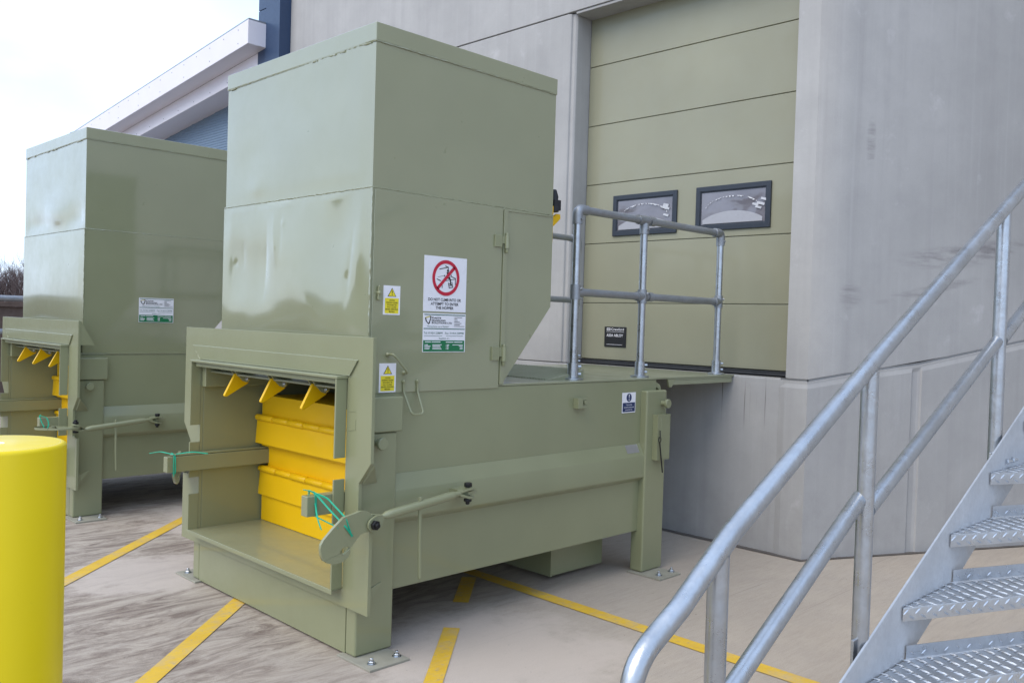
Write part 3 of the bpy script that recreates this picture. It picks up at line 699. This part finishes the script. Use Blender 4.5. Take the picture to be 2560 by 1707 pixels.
    weld(c, [o_(tl, -.022), o_(tr, -.022)], .0026, 3); weld(c, [o_(tr, -.026), o_(br_, -.029)], .0022, 4); weld(c, [o_(tl, -.026), o_(bl, -.029)], .0022, 5)
    c.build('deflector_hood', 'sage', root, bevel=.0015)
    for f in ((lambda x: x), mir):
        A_, B_, C_ = (f(.160), -.001, .932), (f(.076), -.001, .836), (f(.052), .10, .833)
        c = MB(); c.add([A_, B_, C_, (A_[0], .006, A_[2]-.01), (B_[0], .006, B_[2]-.008), (C_[0], C_[1], C_[2]-.008)], [(0, 1, 2), (5, 4, 3), (0, 3, 4, 1), (1, 4, 5, 2), (2, 5, 3, 0)]); c.build('gusset', 'sage', root)
        xa, xb = sorted((f(.120), f(.128))); c = MB(); c.prism([(-.001, .245), (.085, .372), (-.001, .345)], 0, xa, xb); c.build('gusset', 'sage', root)
        if not full: xa, xb = sorted((f(.150), f(.158))); c = MB(); c.prism([(-.001, 1.508), (.10, 1.33), (-.001, 1.33)], 0, xa, xb); c.build('gusset', 'sage', root)
    if full:
        c = MB(); weld(c, [(-.02, -.0205, 1.16), (.035, -.0205, 1.165)], .002, 1); weld(c, [(.04, -.0205, 1.13), (.038, -.0205, 1.08), (-.012, -.0205, 1.07)], .002, 2); c.build('weld_marks', 'sage', root)
    # guide bars and claws under the hood
    for f in ((lambda x: x), mir):
        a0, a1 = sorted((f(-.048), f(-.094))); c = MB(); c.box(a0, a1, -.015, 1.0, 1.165, 1.283); c.build('guide_rail', 'sage', root, bevel=.005)
    for x in (-1.19, -.79, -.39):
        c = MB()
        for dx in (-.021, .021): c.prism([(-.005, 1.2855), (.125, 1.2855), (.098, 1.222), (.078, 1.213), (.052, 1.222), (.012, 1.262)], 0, x+dx-.004, x+dx+.004)
        bk = c.build('claw_bracket', 'sage', root, bevel=.0015)
        k = MB(); hexbolt(k, (x+.026, .075, 1.234), (1, 0, 0), .014, .012, .006); hexbolt(k, (x-.026, .075, 1.234), (-1, 0, 0), .014, .012); k.lathe((x-.03, .075, 1.234), [(.007, 0), (.007, .06)], (1, 0, 0), 10); k.build('bolt', 'zinc', bk)
        c = MB(); c.prism([(.012, 1.262), (-.046, 1.152), (-.050, 1.143), (-.046, 1.136), (-.036, 1.134), (.092, 1.206), (.10, 1.222), (.094, 1.250), (.07, 1.265)], 0, x-.010, x+.010); c.build('retaining_claw', 'yellow_paint', root, bevel=.003)
    # packing arms along both sides of the opening
    c = MB(); c.box(mir(-.049), mir(-.100), -.236, .44, .682, .772); c.box(mir(-.049), mir(-.092), -.2, .44, .773, .784); c.build('side_arm', 'sage', root, bevel=.004)
    c = MB(); c.box(-.100, -.049, -.213, .44, .682, .776); c.build('side_arm', 'sage', root, bevel=.004)
    # --- ram face, hinged flaps
    xa, xb = -1.526, -.052
    c = MB(); c.box(xa+.004, xb, .384, .45, .3285, .50); c.box(xa+.016, xb, .392, .449, .47, .665); c.box(xa+.03, xb, .406, .448, .62, .83); c.box(xa+.010, xb, .372, .447, .79, 1.106); c.box(xa+.02, xb, .45, 1.3, 1.05, 1.10)
    ram = c.build('ram', 'yellow_paint', root, bevel=.004)
    for zp, zb, yp, yo in ((.968, .808, .347, .342), (.650, .488, .374, .368)):
        c = MB(); c.add([(xa-.002, yp, zp), (xb, yp, zp), (xb, yo, zb), (xa-.012, yo, zb), (xa-.002, yp+.012, zp), (xb, yp+.012, zp), (xb, yo+.012, zb), (xa-.012, yo+.012, zb)], [(0, 1, 2, 3), (4, 7, 6, 5), (0, 4, 5, 1), (1, 5, 6, 2), (2, 6, 7, 3), (3, 7, 4, 0)])
        fl = c.build('ram_flap', 'yellow_paint', ram, bevel=.002)
        c = MB(); x = xa; i = 0
        while x < xb-.02:
            ln = (.03, .17, .17)[i % 3] if i == 0 else .17; x2 = min(xb, x+ln); r = .019+(i % 2)*.0015
            c.lathe((x+.0015, yp, zp), [(r*.9, 0), (r, .003), (r, x2-x-.006), (r*.9, x2-x-.003)], (1, 0, 0), 16); x = x2; i += 1
        c.tube([(xa-.008, yp, zp), (xb, yp, zp)], .014, 10)
        c.build('flap_hinge', 'yellow_paint', ram)
    # --- clamps
    tie_rod(root, False, flat); tie_rod(root, True, False)
    # --- hopper
    y0, y1, ZS, ZT, ZB = .066, 1.326, 2.213, 2.984, 1.2625
    h = MB()
    low = [(y0, ZB), (y0, ZS), (y1, ZS), (y1, 1.693), (.956, ZB)]
    hl = -1.451
    # lower body (sides, back) with a dented front sheet
    x0, x1 = hl-.012, .002
    vs = [(x0, q[0], q[1]) for q in low]+[(x1, q[0], q[1]) for q in low]
    h.add(vs, [(0, 1, 2, 3, 4), (9, 8, 7, 6, 5), (1, 6, 7, 2), (2, 7, 8, 3), (3, 8, 9, 4), (4, 9, 5, 0)])
    if full:
        def crease(a, b, ca, b0, b1, w, A, lean=0):
            if not b0 < b < b1: return 0
            t = (b-b0)/(b1-b0); return .75*A*math.exp(-abs(a-ca-lean*(t-.5))/w)*math.sin(math.pi*t)**1.1
        def fl_(a, b):
            buck = .007*max(0, math.sin(a*17+.6))*math.exp(-(1-b)/.07)*(1 if .2 < a < .95 else .3)+.004*math.sin(a*41)*math.exp(-(1-b)/.03)*(.25 < a < .6)
            d = .011*gs(a, b, .40, .80, .20, .18)-.009*gs(a, b, .30, .68, .07, .25)+.009*gs(a, b, .56, .6, .14, .26)+.011*gs(a, b, .93, .72, .07, .18)-.008*gs(a, b, .82, .80, .12, .2)-.008*gs(a, b, .13, .62, .12, .2)+.005*gs(a, b, .06, .84, .08, .12)+.012*gs(a, b, .7, .35, .3, .3)
            d += crease(a, b, .335, .42, .92, .018, -.006, .03)+crease(a, b, .405, .62, .95, .014, .005, -.02)+crease(a, b, .45, .66, .97, .012, -.0045)+crease(a, b, .885, .38, .85, .014, -.006, .04)+crease(a, b, .945, .45, .97, .012, .006)+crease(a, b, .16, .6, .8, .012, -.003)
            d += .003*gs(a, b, .465, .87, .012, .02)-.003*gs(a, b, .87, .55, .012, .03)-.0025*gs(a, b, .1, .66, .012, .02)
            return d+buck+.0025*noise.noise((a*3, b*3, .5))+.0010*noise.noise((a*9, b*7, 3.5))
        def fu_(a, b): return .012*gs(a, b, .6, .5, .4, .4)-.006*gs(a, b, .2, .33, .12, .12)+.005*gs(a, b, .25, .12, .05, .08)+.004*noise.noise((a*2, b*2, 2.5))
    else:
        def fl_(a, b): return .012*gs(a, b, .5, .5, .4, .4)-.007*gs(a, b, .3, .2, .2, .15)+.003*noise.noise((a*3, b*2, 7.5))
        def fu_(a, b): return -.016*gs(a, b, .25, .10, .2, .12)+.018*gs(a, b, .55, .22, .2, .14)-.012*gs(a, b, .85, .12, .14, .16)+.004*noise.noise((a*3, b*3, 9.5))
    dent_panel(h, x0, x1, ZB, ZS, y0, fl_, 130, 90)
    xu0, xu1 = hl, -.003
    for quad in ([(xu0, y1, ZS), (xu1, y1, ZS), (xu1, y1, ZT), (xu0, y1, ZT)], [(xu0, y0+.004, ZS), (xu0, y0+.004, ZT), (xu0, y1, ZT), (xu0, y1, ZS)], [(xu1, y0+.004, ZS), (xu1, y1, ZS), (xu1, y1, ZT), (xu1, y0+.004, ZT)]):
        h.add(quad, [(0, 1, 2, 3)])
    # sheet gently bowed on the right-hand side
    dent_panel(h, xu0, xu1, ZS, ZT, y0+.004, fu_, 56, 36)
    hp = h.build('hopper', 'sage_gloss', root, ang=32)
    c = MB(); c.plate_holes([[(xu0-.005, y0-.001), (xu1+.005, y0-.001), (xu1+.005, y1+.005), (xu0-.005, y1+.005)], [(xu0+.02, y0+.03), (xu0+.02, y1-.03), (xu1-.02, y1-.03), (xu1-.02, y0+.03)]], 2, 2.902, 2.988); c.build('hopper_rim', 'sage_gloss', hp, bevel=.004)
    c = MB(); weld(c, [(xu0-.002, y0+.001, 2.9), (xu1+.003, y0+.001, 2.9), (xu1+.003, y1, 2.9)], .0032, 11); weld(c, [(x0, y0+.002, ZS+.003), (x1-.004, y0+.002, ZS+.003)], .0045, 12); weld(c, [(x1-.003, y0, ZS+.003), (x1-.003, y1, ZS+.003)], .0042, 13); weld(c, [(x1, y0, 1.52), (x1, y0, ZS)], .004, 14)
    for k in range(7): a = rs.random(); p_ = Vector((xu0+(xu1-xu0)*a, y0, 2.897)); weld(c, [p_, p_+Vector((.05, 0, 0))], .005, k)
    c.build('weld_seam', 'sage_gloss', hp)
    if full:
        c = MB(); c.box(.0025, .0065, .078, .925, 1.241, 2.205); dr = c.build('access_door', 'sage_gloss', root, bevel=.002)
        c = MB(); c.box(.0025, .012, .929, .958, 1.2625, 2.205); weld(c, [(.004, .96, 2.2), (.004, 1.32, 2.205)], .003, 21); c.build('door_post', 'sage_gloss', root, bevel=.002)
        for z0, z1 in ((2.0, 2.065), (1.392, 1.465)):
            c = MB(); c.box(.007, .018, .862, .915, z0, z1); c.lathe((.022, .945, z0-.006), [(.014, 0), (.014, z1-z0+.006)], (0, 0, 1), 16); c.box(.0075, .02, .9155, .944, z0+.02, z1-.004); c.lathe((.022, .945, z0-.03), [(.006, 0), (.009, .006), (.009, .024)], (0, 0, 1), 12); c.lathe((.022, .945, z1), [(.009, 0), (.009, .01), (.005, .014)], (0, 0, 1), 12); c.build('hinge', 'sage', dr, bevel=.0015)
        c = MB(); c.prism([(.101, 1.688), (.111, 1.682), (.120, 1.690), (.119, 1.746), (.112, 1.756), (.103, 1.748)], 0, .014, .022); c.lathe((.0065, .11, 1.72), [(.010, 0), (.010, .018), (.006, .022)], (1, 0, 0), 14); c.build('latch', 'sage', dr, bevel=.0015)
        c = MB(); c.tube(fillet([(.006, .176, 1.426), (.052, .178, 1.43), (.052, .270, 1.338), (.006, .276, 1.336)], .02, 6), .0058, 10)
        for q in ((.007, .176, 1.426), (.007, .276, 1.336)): c.lathe(q, [(.012, 0), (.011, .006), (.006, .012)], (1, 0, 0), 10)
        c.build('door_stay', 'sage', dr)
        c = MB(); c.tube(fillet([(.012, .275, 1.288), (.012, .276, 1.243), (.062, .292, 1.135), (.062, .365, 1.135), (.012, .362, 1.243), (.012, .360, 1.289)], .022, 6), .0058, 10)
        for q in ((.012, .275, 1.294), (.012, .36, 1.294)): c.lathe(q, [(.005, -.012), (.009, -.006), (.009, .003), (.004, .008)], (0, 0, 1), 10)
        c.build('pull_handle', 'sage', dr)
        climb_sign(root); company_sign(root, .0065, .389, 1.633, 'white and green company sign below the no-climbing sign')
        caution_sign(root, .142, 1.757, 'upper of two yellow caution signs by the door latch'); caution_sign(root, .129, 1.384, 'lower of two yellow caution signs, above the leg')
        user_sign(root)
        c = MB(); c.box(.0005, .04, 1.555, 1.60, 1.10, 1.162); c.box(.0005, .032, 1.6005, 1.655, 1.10, 1.116); c.box(.0005, .03, 1.6005, 1.648, 1.15, 1.160); c.lathe((.01, 1.625, 1.135), [(.012, 0), (.012, .03)], (1, 0, 0), 12); c.build('cable_lug', 'sage', root, bevel=.002)
        c = MB(); s0 = Vector((.0, .848)); s1 = Vector((.037, .772)); nn = Vector((s0.y-s1.y, s1.x-s0.x)).normalized()*.0012
        qs = [s0.lerp(s1, .10)+nn, s0.lerp(s1, .75)+nn]
        c.add([(qs[0].x, 2.06, qs[0].y), (qs[1].x, 2.06, qs[1].y), (qs[1].x, 2.185, qs[1].y), (qs[0].x, 2.185, qs[0].y)], [(0, 1, 2, 3)]); c.build('rating_plate', 'alu_plate', root, smooth=False)
        # isolator on the back of the hopper
        c = MB(); c.box(-.06, -.004, 1.3275, 1.335, 2.06, 2.27); c.prism([(1.335, 2.13), (1.335, 2.195), (1.40, 2.235), (1.43, 2.235), (1.435, 2.21), (1.40, 2.18)], 0, -.05, -.038); lv = c.build('lift_bracket', 'yellow_paint', root, bevel=.002)
        c = MB(); c.lathe((-.03, 1.365, 2.24), [(.028, 0), (.03, .03), (.022, .034), (.024, .09), (.012, .13)], (0, 0, 1), 14); c.box(-.055, -.005, 1.345, 1.40, 2.25, 2.31); c.build('limit_switch', 'black_rubber', lv, bevel=.004)
        # bridge plate to the dock, brackets under it, ribbed kick plate on the deck
        c = MB(); c.box(-1.46, -.032, 2.387, 3.402, 1.2485, 1.2605); c.box(-.085, -.036, 2.62, 3.38, 1.2355, 1.248); c.box(-.045, -.036, 2.62, 3.38, 1.205, 1.235); c.box(-1.4, -1.35, 2.62, 3.38, 1.205, 1.248); c.build('bridge_plate', 'sage_floor', root, bevel=.002)
        c = MB(); c.prism([(2.386, 1.235), (2.43, 1.215), (2.45, 1.175), (2.435, 1.16), (2.41, 1.19), (2.386, 1.20)], 0, -.06, -.003); c.prism([(2.56, 1.248), (2.66, 1.248), (2.61, 1.19), (2.585, 1.19)], 0, -.05, -.034); c.build('hinge_lug', 'sage', root, bevel=.003)
        c = MB(); xa = -1.35
        c.add([(-1.35, 1.46, 1.2622), (-.12, 1.46, 1.2622), (-.12, 1.78, 1.318), (-1.35, 1.78, 1.318), (-1.35, 1.78, 1.2622), (-.12, 1.78, 1.2622)], [(0, 1, 2, 3), (3, 2, 5, 4), (1, 5, 2), (0, 3, 4)])
        while xa < -.14: c.tube([(xa, 1.462, 1.2635), (xa, 1.778, 1.3185)], .0055, 5); xa += .024
        c.build('ribbed_kick_plate', 'sage_floor', root)
    else:
        company_sign(root, .0035, .488, 1.705, 'white and green company sign on the side of the hopper')
        c = MB(); weld(c, [(.003, .25, 1.262), (.003, 2.3, 1.262)], .004, 31); c.build('weld_bead', 'sage', root)
    return root

compactor('waste_compactor', 'nearer sage green waste compactor with a dented hopper and a no-climbing sign', (0, 0, 0), True, False)
compactor('waste_compactor', 'farther sage green waste compactor, partly hidden by the yellow bollard, with no access door', (-3.68, -.014, 0), False, True)

# green twine
twine('twine', [[(-.11, -.165, .79), (-.045, -.17, .785), (-.043, -.165, .68), (-.11, -.16, .672), (-.11, -.165, .79)], [(-.06, -.17, .788), (.02, -.15, .775), (.179, -.155, .712), (.184, -.125, .628)], [(-.05, -.168, .785), (.05, -.16, .73), (.184, -.165, .68), (.184, -.125, .63)], [(-.045, -.17, .68), (.05, -.15, .66), (.18, -.20, .675)], [(-.06, -.17, .79), (-.09, -.21, .80)], [(-.05, -.172, .74), (.02, -.2, .68), (.05, -.2, .64)]],
      'green twine tied between the right arm and the big hook of the nearer compactor', seed=1)
twine('twine', [[(-1.53, -.19, .788), (-1.474, -.195, .782), (-1.474, -.192, .676), (-1.53, -.19, .674), (-1.53, -.19, .788)], [(-1.475, -.20, .786), (-1.56, -.24, .796), (-1.66, -.26, .775)], [(-1.475, -.19, .786), (-1.42, -.12, .80), (-1.37, -.05, .79)], [(-1.474, -.20, .78), (-1.468, -.205, .72), (-1.472, -.2, .66)]],
      'green twine knotted round the left arm of the nearer compactor', seed=2)
twine('twine', [[(.06, -.245, .80), (.075, -.235, .76), (.10, -.221, .70)], [(.05, -.245, .80), (.065, -.238, .76), (.095, -.224, .725)], [(.06, -.24, .80), (.08, -.20, .79), (.10, -.19, .74), (.10, -.205, .70)], [(.055, -.245, .80), (-.03, -.21, .80), (-.1, -.2, .785)]],
      'green twine on the clamp hook of the farther compactor', (-3.68, -.014, 0), seed=3)

# ------------------------------------------------------------------ guard rails on the loading deck
def guard_rail(x, label, ys, zb, y_start, y_end, grp):
    root = empty('guard_rail', (x, ys[0], zb)); tag(root, label, 'guard rail', grp)
    def B(mb, nm, mt): o = mb.build(nm, mt, root); o.location = (-x, -ys[0], -zb); return o
    r, ZT_, ZM = .0242, 2.298, 1.795
    for i, y in enumerate(ys):
        c = MB(); c.lathe((x, y, zb), [(r, 0), (r, ZT_-zb-.03)], (0, 0, 1), 20); po = B(c, 'post', 'galv')
        c = MB(); c.lathe((x, y, zb+.0005), [(.062, 0), (.062, .008), (.050, .011), (.034, .013), (.033, .10), (.026, .101)], (0, 0, 1), 28)
        for hz in (.035, .08): c.lathe((x+.022, y+.022, zb+hz), [(.009, 0), (.009, .018)], (.7, .7, 0), 8)
        o = c.build('base_flange', 'galv', po)
        c = MB(); c.tube([(x, y, ZM-.045), (x, y, ZM+.045)], .0315, 18); yy = y+(.06 if i == 0 else -.06); c.tube([(x, y, ZM), (x, yy, ZM)], .031, 18)
        if i < len(ys)-1 and i > 0: c.tube([(x, y, ZM), (x, y+.05, ZM)], .026, 14)
        c.lathe((x+.025, y+.015, ZM+.02), [(.008, 0), (.008, .012)], (.8, .5, 0), 8); c.build('tee_clamp', 'galv_dull', po)
        c = MB()
        if i == 0: c.tube([(x, y, ZT_-.09), (x, y, ZT_-.028)]+[(x, y+.032-.032*math.cos(a), ZT_-.03+.030*math.sin(a)) for a in [math.pi/2*k/5 for k in range(1, 6)]]+[(x, y+.085, ZT_)], .0315, 18)
        elif i == len(ys)-1: c.tube([(x, y, ZT_-.09), (x, y, ZT_-.028)]+[(x, y-.032+.032*math.cos(a), ZT_-.03+.030*math.sin(a)) for a in [math.pi/2*k/5 for k in range(1, 6)]]+[(x, y-.085, ZT_)], .0315, 18)
        else: c.tube([(x, y, ZT_-.09), (x, y, ZT_-.02)], .0315, 18); c.tube([(x, y-.07, ZT_), (x, y+.032, ZT_)], .0315, 18); 
        c.lathe((x+.027, y, ZT_-.06), [(.008, 0), (.008, .012)], (1, 0, 0), 8)
        c.build('elbow', 'galv_dull', po)
    for a, b, in zip(ys, ys[1:]):
        for z in (ZT_, ZM):
            c = MB(); gap = .06 if a != ys[0] else .03; c.tube([(x, a+gap, z), (x, b-.03, z)], r, 18)
            if a != ys[0]: c.lathe((x, a+gap-.006, z), [(.031, 0), (.031, .05), (.026, .052)], (0, 1, 0), 20); c.lathe((x, a+gap-.012, z), [(.009, 0), (.009, .008)], (0, 1, 0), 8)
            B(c, 'rail', 'galv_dull')
    return root
guard_rail(-.115, 'galvanised tube guard rail along the near edge of the loading deck', (1.675, 2.35, 3.285), 1.2622, 0, 0, 'tube guard rails on the deck')
guard_rail(-1.36, 'galvanised guard rail on the far side of the deck, mostly hidden behind the hopper', (1.675, 2.35, 3.12), 1.2622, 0, 0, 'tube guard rails on the deck')

# ------------------------------------------------------------------ galvanised staircase
st = empty('staircase', (2.13, -.55, 0)); tag(st, 'galvanised steel staircase with tube handrail and chequer plate treads', 'staircase')
def SB(mb, nm, mt, par=None, **kw):
    o = mb.build(nm, mt, par or st, **kw)
    if par is None: o.location = (-2.13, .55, 0)
    return o
T2 = Vector((2.428, .262, .793)); DD = Vector((.003, .369, .1625)); TD = Vector((.42, .908, 0)).normalized()
UP = Vector((0, 0, 1)); GO = Vector((DD.x, DD.y, 0)); GOn = GO.normalized()
TW = 1.7
def tread(k):
    o = T2+DD*k; mb = MB(); th = .006
    nose_h = .041; dep = 1.10; back = .042
    e = -TD.cross(UP).normalized()                      # outward (towards the viewer) normal of the nosing
    if e.dot(GOn) > 0: e = -e
    prof = [(0, 0, -nose_h), (0, 0, -.006), (.012, 0, 0), (dep-.02, 0, -.001), (dep, 0, .004), (dep, 0, back)]
    top = [o+GO*a+UP*z for a, _, z in prof]
    vs = []
    for q in top: vs += [q, q+TD*TW]
    n = len(top); mb.add(vs, [(2*i, 2*i+1, 2*i+3, 2*i+2) for i in range(n-1)])
    und = [o+GO*.004-UP*nose_h, o+GO*.004-UP*.008+UP*0, o+GO*(dep-.006)-UP*.008, o+GO*(dep+.006)+UP*back]
    vs = []
    for q in und: vs += [q, q+TD*TW]
    mb.add(vs, [(2*i, 2*i+2, 2*i+3, 2*i+1) for i in range(3)])
    # raised lens pattern
    def lens(c, ax, nr, L=.014, W=.0042, H=.0022):
        ax = ax.normalized(); pr = nr.cross(ax).normalized()
        P = [c-ax*L, c-ax*L*.4+pr*W*.85, c+ax*L*.4+pr*W*.85, c+ax*L, c+ax*L*.4-pr*W*.85, c-ax*L*.4-pr*W*.85, c-ax*L*.45+nr*H, c+ax*L*.45+nr*H]
        mb.add(P, [(0, 1, 6), (1, 2, 7, 6), (2, 3, 7), (3, 4, 7), (4, 5, 6, 7), (5, 0, 6)])
    perp = TD.cross(UP).normalized()
    if perp.dot(GOn) < 0: perp = -perp
    depn = GO.dot(perp)*dep; sh = GO.dot(TD)*dep         # the tread is sheared: map rows along GO
    rows = max(3, int(GO.length*dep/.026)); cols = int(TW/.044)
    for i in range(rows):
        for j in range(cols):
            c = o+GO*(dep*(i+.6)/rows*.97)+TD*(TW*(j+.35+.5*(i % 2))/cols)+UP*.0003
            a = TD*(1 if (i+j) % 2 else .85)+GOn*(.55 if (i+j) % 2 else -.75); lens(c, a, UP, .0135, .0036, .0026)
    ft = (TD).cross(UP).normalized()
    if ft.dot(GOn) > 0: ft = -ft
    for j in range(cols):
        for r_, zz_ in ((0, -.013), (1, -.029)):
            c = o+TD*(TW*(j+.5*(r_)+.25)/cols)+UP*zz_+ft*.0002; a = TD+UP*(.8 if r_ == 0 else -.6); lens(c, a, ft, .0135, .0038, .0026)
        c = o+GO*dep+TD*(TW*(j+.5)/cols)+UP*.018+ft*.0004; lens(c, TD+UP*(.7 if j % 2 else -.7), ft, .011, .0038, .002)
    SB(mb, 'tread', 'galv_plate', smooth=True, ang=20)
for k in range(-4, 5): tread(k)
# stringers: inner-face plates following the pitch line
for side, off in ((0, -.012), (1, TW+.012)):
    mb = MB(); a = T2+DD*-4.6+TD*off; b = T2+DD*5.3+TD*off
    dn = .245; lift = .042; t_ = TD*.012*(-1 if side == 0 else 1)
    pa = [a+UP*lift, b+UP*lift, b+UP*(lift-dn), a+UP*(lift-dn)]
    mb.add(pa+[q+t_ for q in pa], [(0, 1, 2, 3), (7, 6, 5, 4), (0, 4, 5, 1), (1, 5, 6, 2), (2, 6, 7, 3), (3, 7, 4, 0)])
    SB(mb, 'stringer', 'galv_flat', bevel=.002)
for k in (2, 3):
    mb = MB()
    for q in (.05, .11): c = T2+DD*k+GO*(.35+q*3)+UP*.026+TD*-.010; hexbolt(mb, c, TD, .0105, .009, .022); 
    SB(mb, 'stair_bolt', 'zinc')
def rail_poly(pts, r, nm):
    mb = MB(); mb.tube(fillet(pts, .09, 8), r, 22); return SB(mb, nm, 'galv')
XP = 2.395
HR = [(-.855, 1.015), (-.66, 1.146), (.102, 1.541), (1.388, 2.177), (2.1, 2.53)]
P = fillet([(XP, -1.016, .45), (XP, -1.016, .935), (XP, -.855, 1.018)], .075, 10)+[Vector((XP, y, z)) for y, z in HR[1:]]
mb = MB(); mb.tube(P, .0236, 24); SB(mb, 'handrail', 'galv')
def endround(a, b, r):
    """straight tube with a closed rounded upper end"""
    a, b = Vector(a), Vector(b); d = (b-a).normalized(); mb = MB(); mb.tube([a, b-d*r*.3, b+d*r*.25, b+d*r*.5], [r, r, r*.86, r*.45], 22); return mb
SB(endround((XP-.012, -.95, .60), (XP-.012, .045, 1.142), .0222), 'mid_rail', 'galv')
SB(endround((XP, .062, 1.106), (XP-.004, 1.155, 1.584), .0222), 'mid_rail', 'galv')
SB(endround((XP, 1.19, 1.588), (XP, 2.1, 1.995), .0222), 'mid_rail', 'galv')
for y, z0, z1 in ((-.709, .0, 1.105), (.045, .66, 1.495), (1.165, 1.085, 2.05)):
    mb = MB(); mb.lathe((XP, y, z0), [(.0236, 0), (.0236, z1-z0)], UP, 22); po = SB(mb, 'rail_post', 'galv')
    mb = MB(); q = Vector((XP, y, z1+.002)); mb.tube([q+Vector((0, -.026, -.006)), q+Vector((.014, .0, .004)), q+Vector((0, .028, .014))], .006, 8); mb.build('weld_bead', 'galv', po)
    if z0 > .1: mb = MB(); mb.box(XP-.004, XP+.004, y-.05, y+.05, z0-.05, z0+.09); mb.build('foot_plate', 'galv', po, bevel=.001)

# ------------------------------------------------------------------ bollard
bo = empty('bollard', (1.22, -1.82, 0)); tag(bo, 'bright yellow round bollard with a domed glossy top, cut by the left picture edge', 'bollard')
mb = MB(); mb.lathe((0, 0, 0), [(.145, 0), (.145, 1.285)]+[(.145-.010*(1-math.cos(a)), 1.285+.010*math.sin(a)) for a in [math.pi/2*k/5 for k in range(1, 6)]], UP, 64); mb.build('sleeve', 'bollard', bo)
mb = MB(); mb.lathe((0, 0, 1.2945), [(.1352, 0), (.132, .0006), (.124, -.002), (.10, -.001), (.06, .0), (.02, .0005), (.002, .0006)], UP, 64); mb.build('cap', 'bollard_cap', bo)

# ------------------------------------------------------------------ far left: boundary wall, barrier rail, bare trees
bw = MB(); bw.box(-12.4, -12.0, -9, 2.55, 0, 1.60); bw.box(-12.45, -11.95, -9, 2.55, 1.602, 1.68)
tag(bw.build('boundary_wall', 'brown_wall', bevel=.005), 'low brown brick boundary wall behind the farther compactor', 'wall')
br = empty('barrier_rail', (-11.6, 1, 0)); tag(br, 'grey tube barrier rail in front of the brown boundary wall', 'barrier')
mb = MB(); mb.tube([(0, -9, 1.73), (0, 1.5, 1.73)], .045, 14); mb.build('rail', 'galv_dull', br)
mb = MB(); mb.tube([(0, -9, 1.22), (0, 1.5, 1.22)], .045, 14); mb.build('rail', 'galv_dull', br)
for y in (-7, -4.5, -2, .5): mb = MB(); mb.lathe((0, y, 0), [(.04, 0), (.04, 1.70)], UP, 12); mb.build('post', 'galv_dull', br)

def bare_tree(loc, h, seed, label):
    rr = random.Random(seed); root = empty('bare_tree', loc); tag(root, label, 'tree', 'bare winter trees')
    tw = MB(); tk = MB()
    def grow(p, d, L, r, lev):
        n = 4; pts = [p]; q = p.copy(); dd = d.copy()
        for i in range(n):
            dd = (dd+Vector((rr.uniform(-.25, .25), rr.uniform(-.25, .25), rr.uniform(-.05, .22)))).normalized(); q = q+dd*L/n; pts.append(q.copy())
        (tk if lev < 2 else tw).tube(pts, [r*(1-.5*i/n) for i in range(n+1)], 6 if lev < 2 else 3, False)
        if lev >= 5: return
        for b in range(4):
            t = rr.uniform(.35, 1.0); i = min(n-1, int(t*n)); bp = pts[i].lerp(pts[i+1], t*n-i if t*n-i <= 1 else 1)
            nd = (dd+Vector((rr.uniform(-1, 1), rr.uniform(-1, 1), rr.uniform(-.2, .8)))*.85).normalized(); grow(bp, nd, L*rr.uniform(.55, .78), r*.55, lev+1)
    for b in range(6): grow(Vector((rr.uniform(-.2, .2), rr.uniform(-.2, .2), 0)), Vector((rr.uniform(-.35, .35), rr.uniform(-.35, .35), 1)).normalized(), h*.36, .05, 0)
    tk.build('trunk', 'bark', root); tw.build('crown', 'bark', root)
    return root
bare_tree((-21.5, 5.35, 0), 3.5, 2, 'bare twiggy tree at the left edge beyond the brown wall')
bare_tree((-23.0, 4.6, 0), 3.3, 5, 'smaller bare tree cut by the left picture edge')

# ------------------------------------------------------------------ across the yard (seen only as reflections in the gloss paint)
fb_ = empty('opposite_shed', (-24, -58, 0)); tag(fb_, 'long low grey shed across the yard behind the viewer', 'shed')
mb = MB(); mb.box(-60, 40, -3, 3, 0, 5.2); mb.build('wall', plain('dark_grey_green_cladding', (.10, .115, .10), .7, 0, .1, 0), fb_, bevel=.02)
mb = MB(); mb.prism([(-3.4, 5.21), (3.4, 5.21), (0, 6.6)], 0, -60.3, 40.3); mb.build('roof', 'navy_clad', fb_)
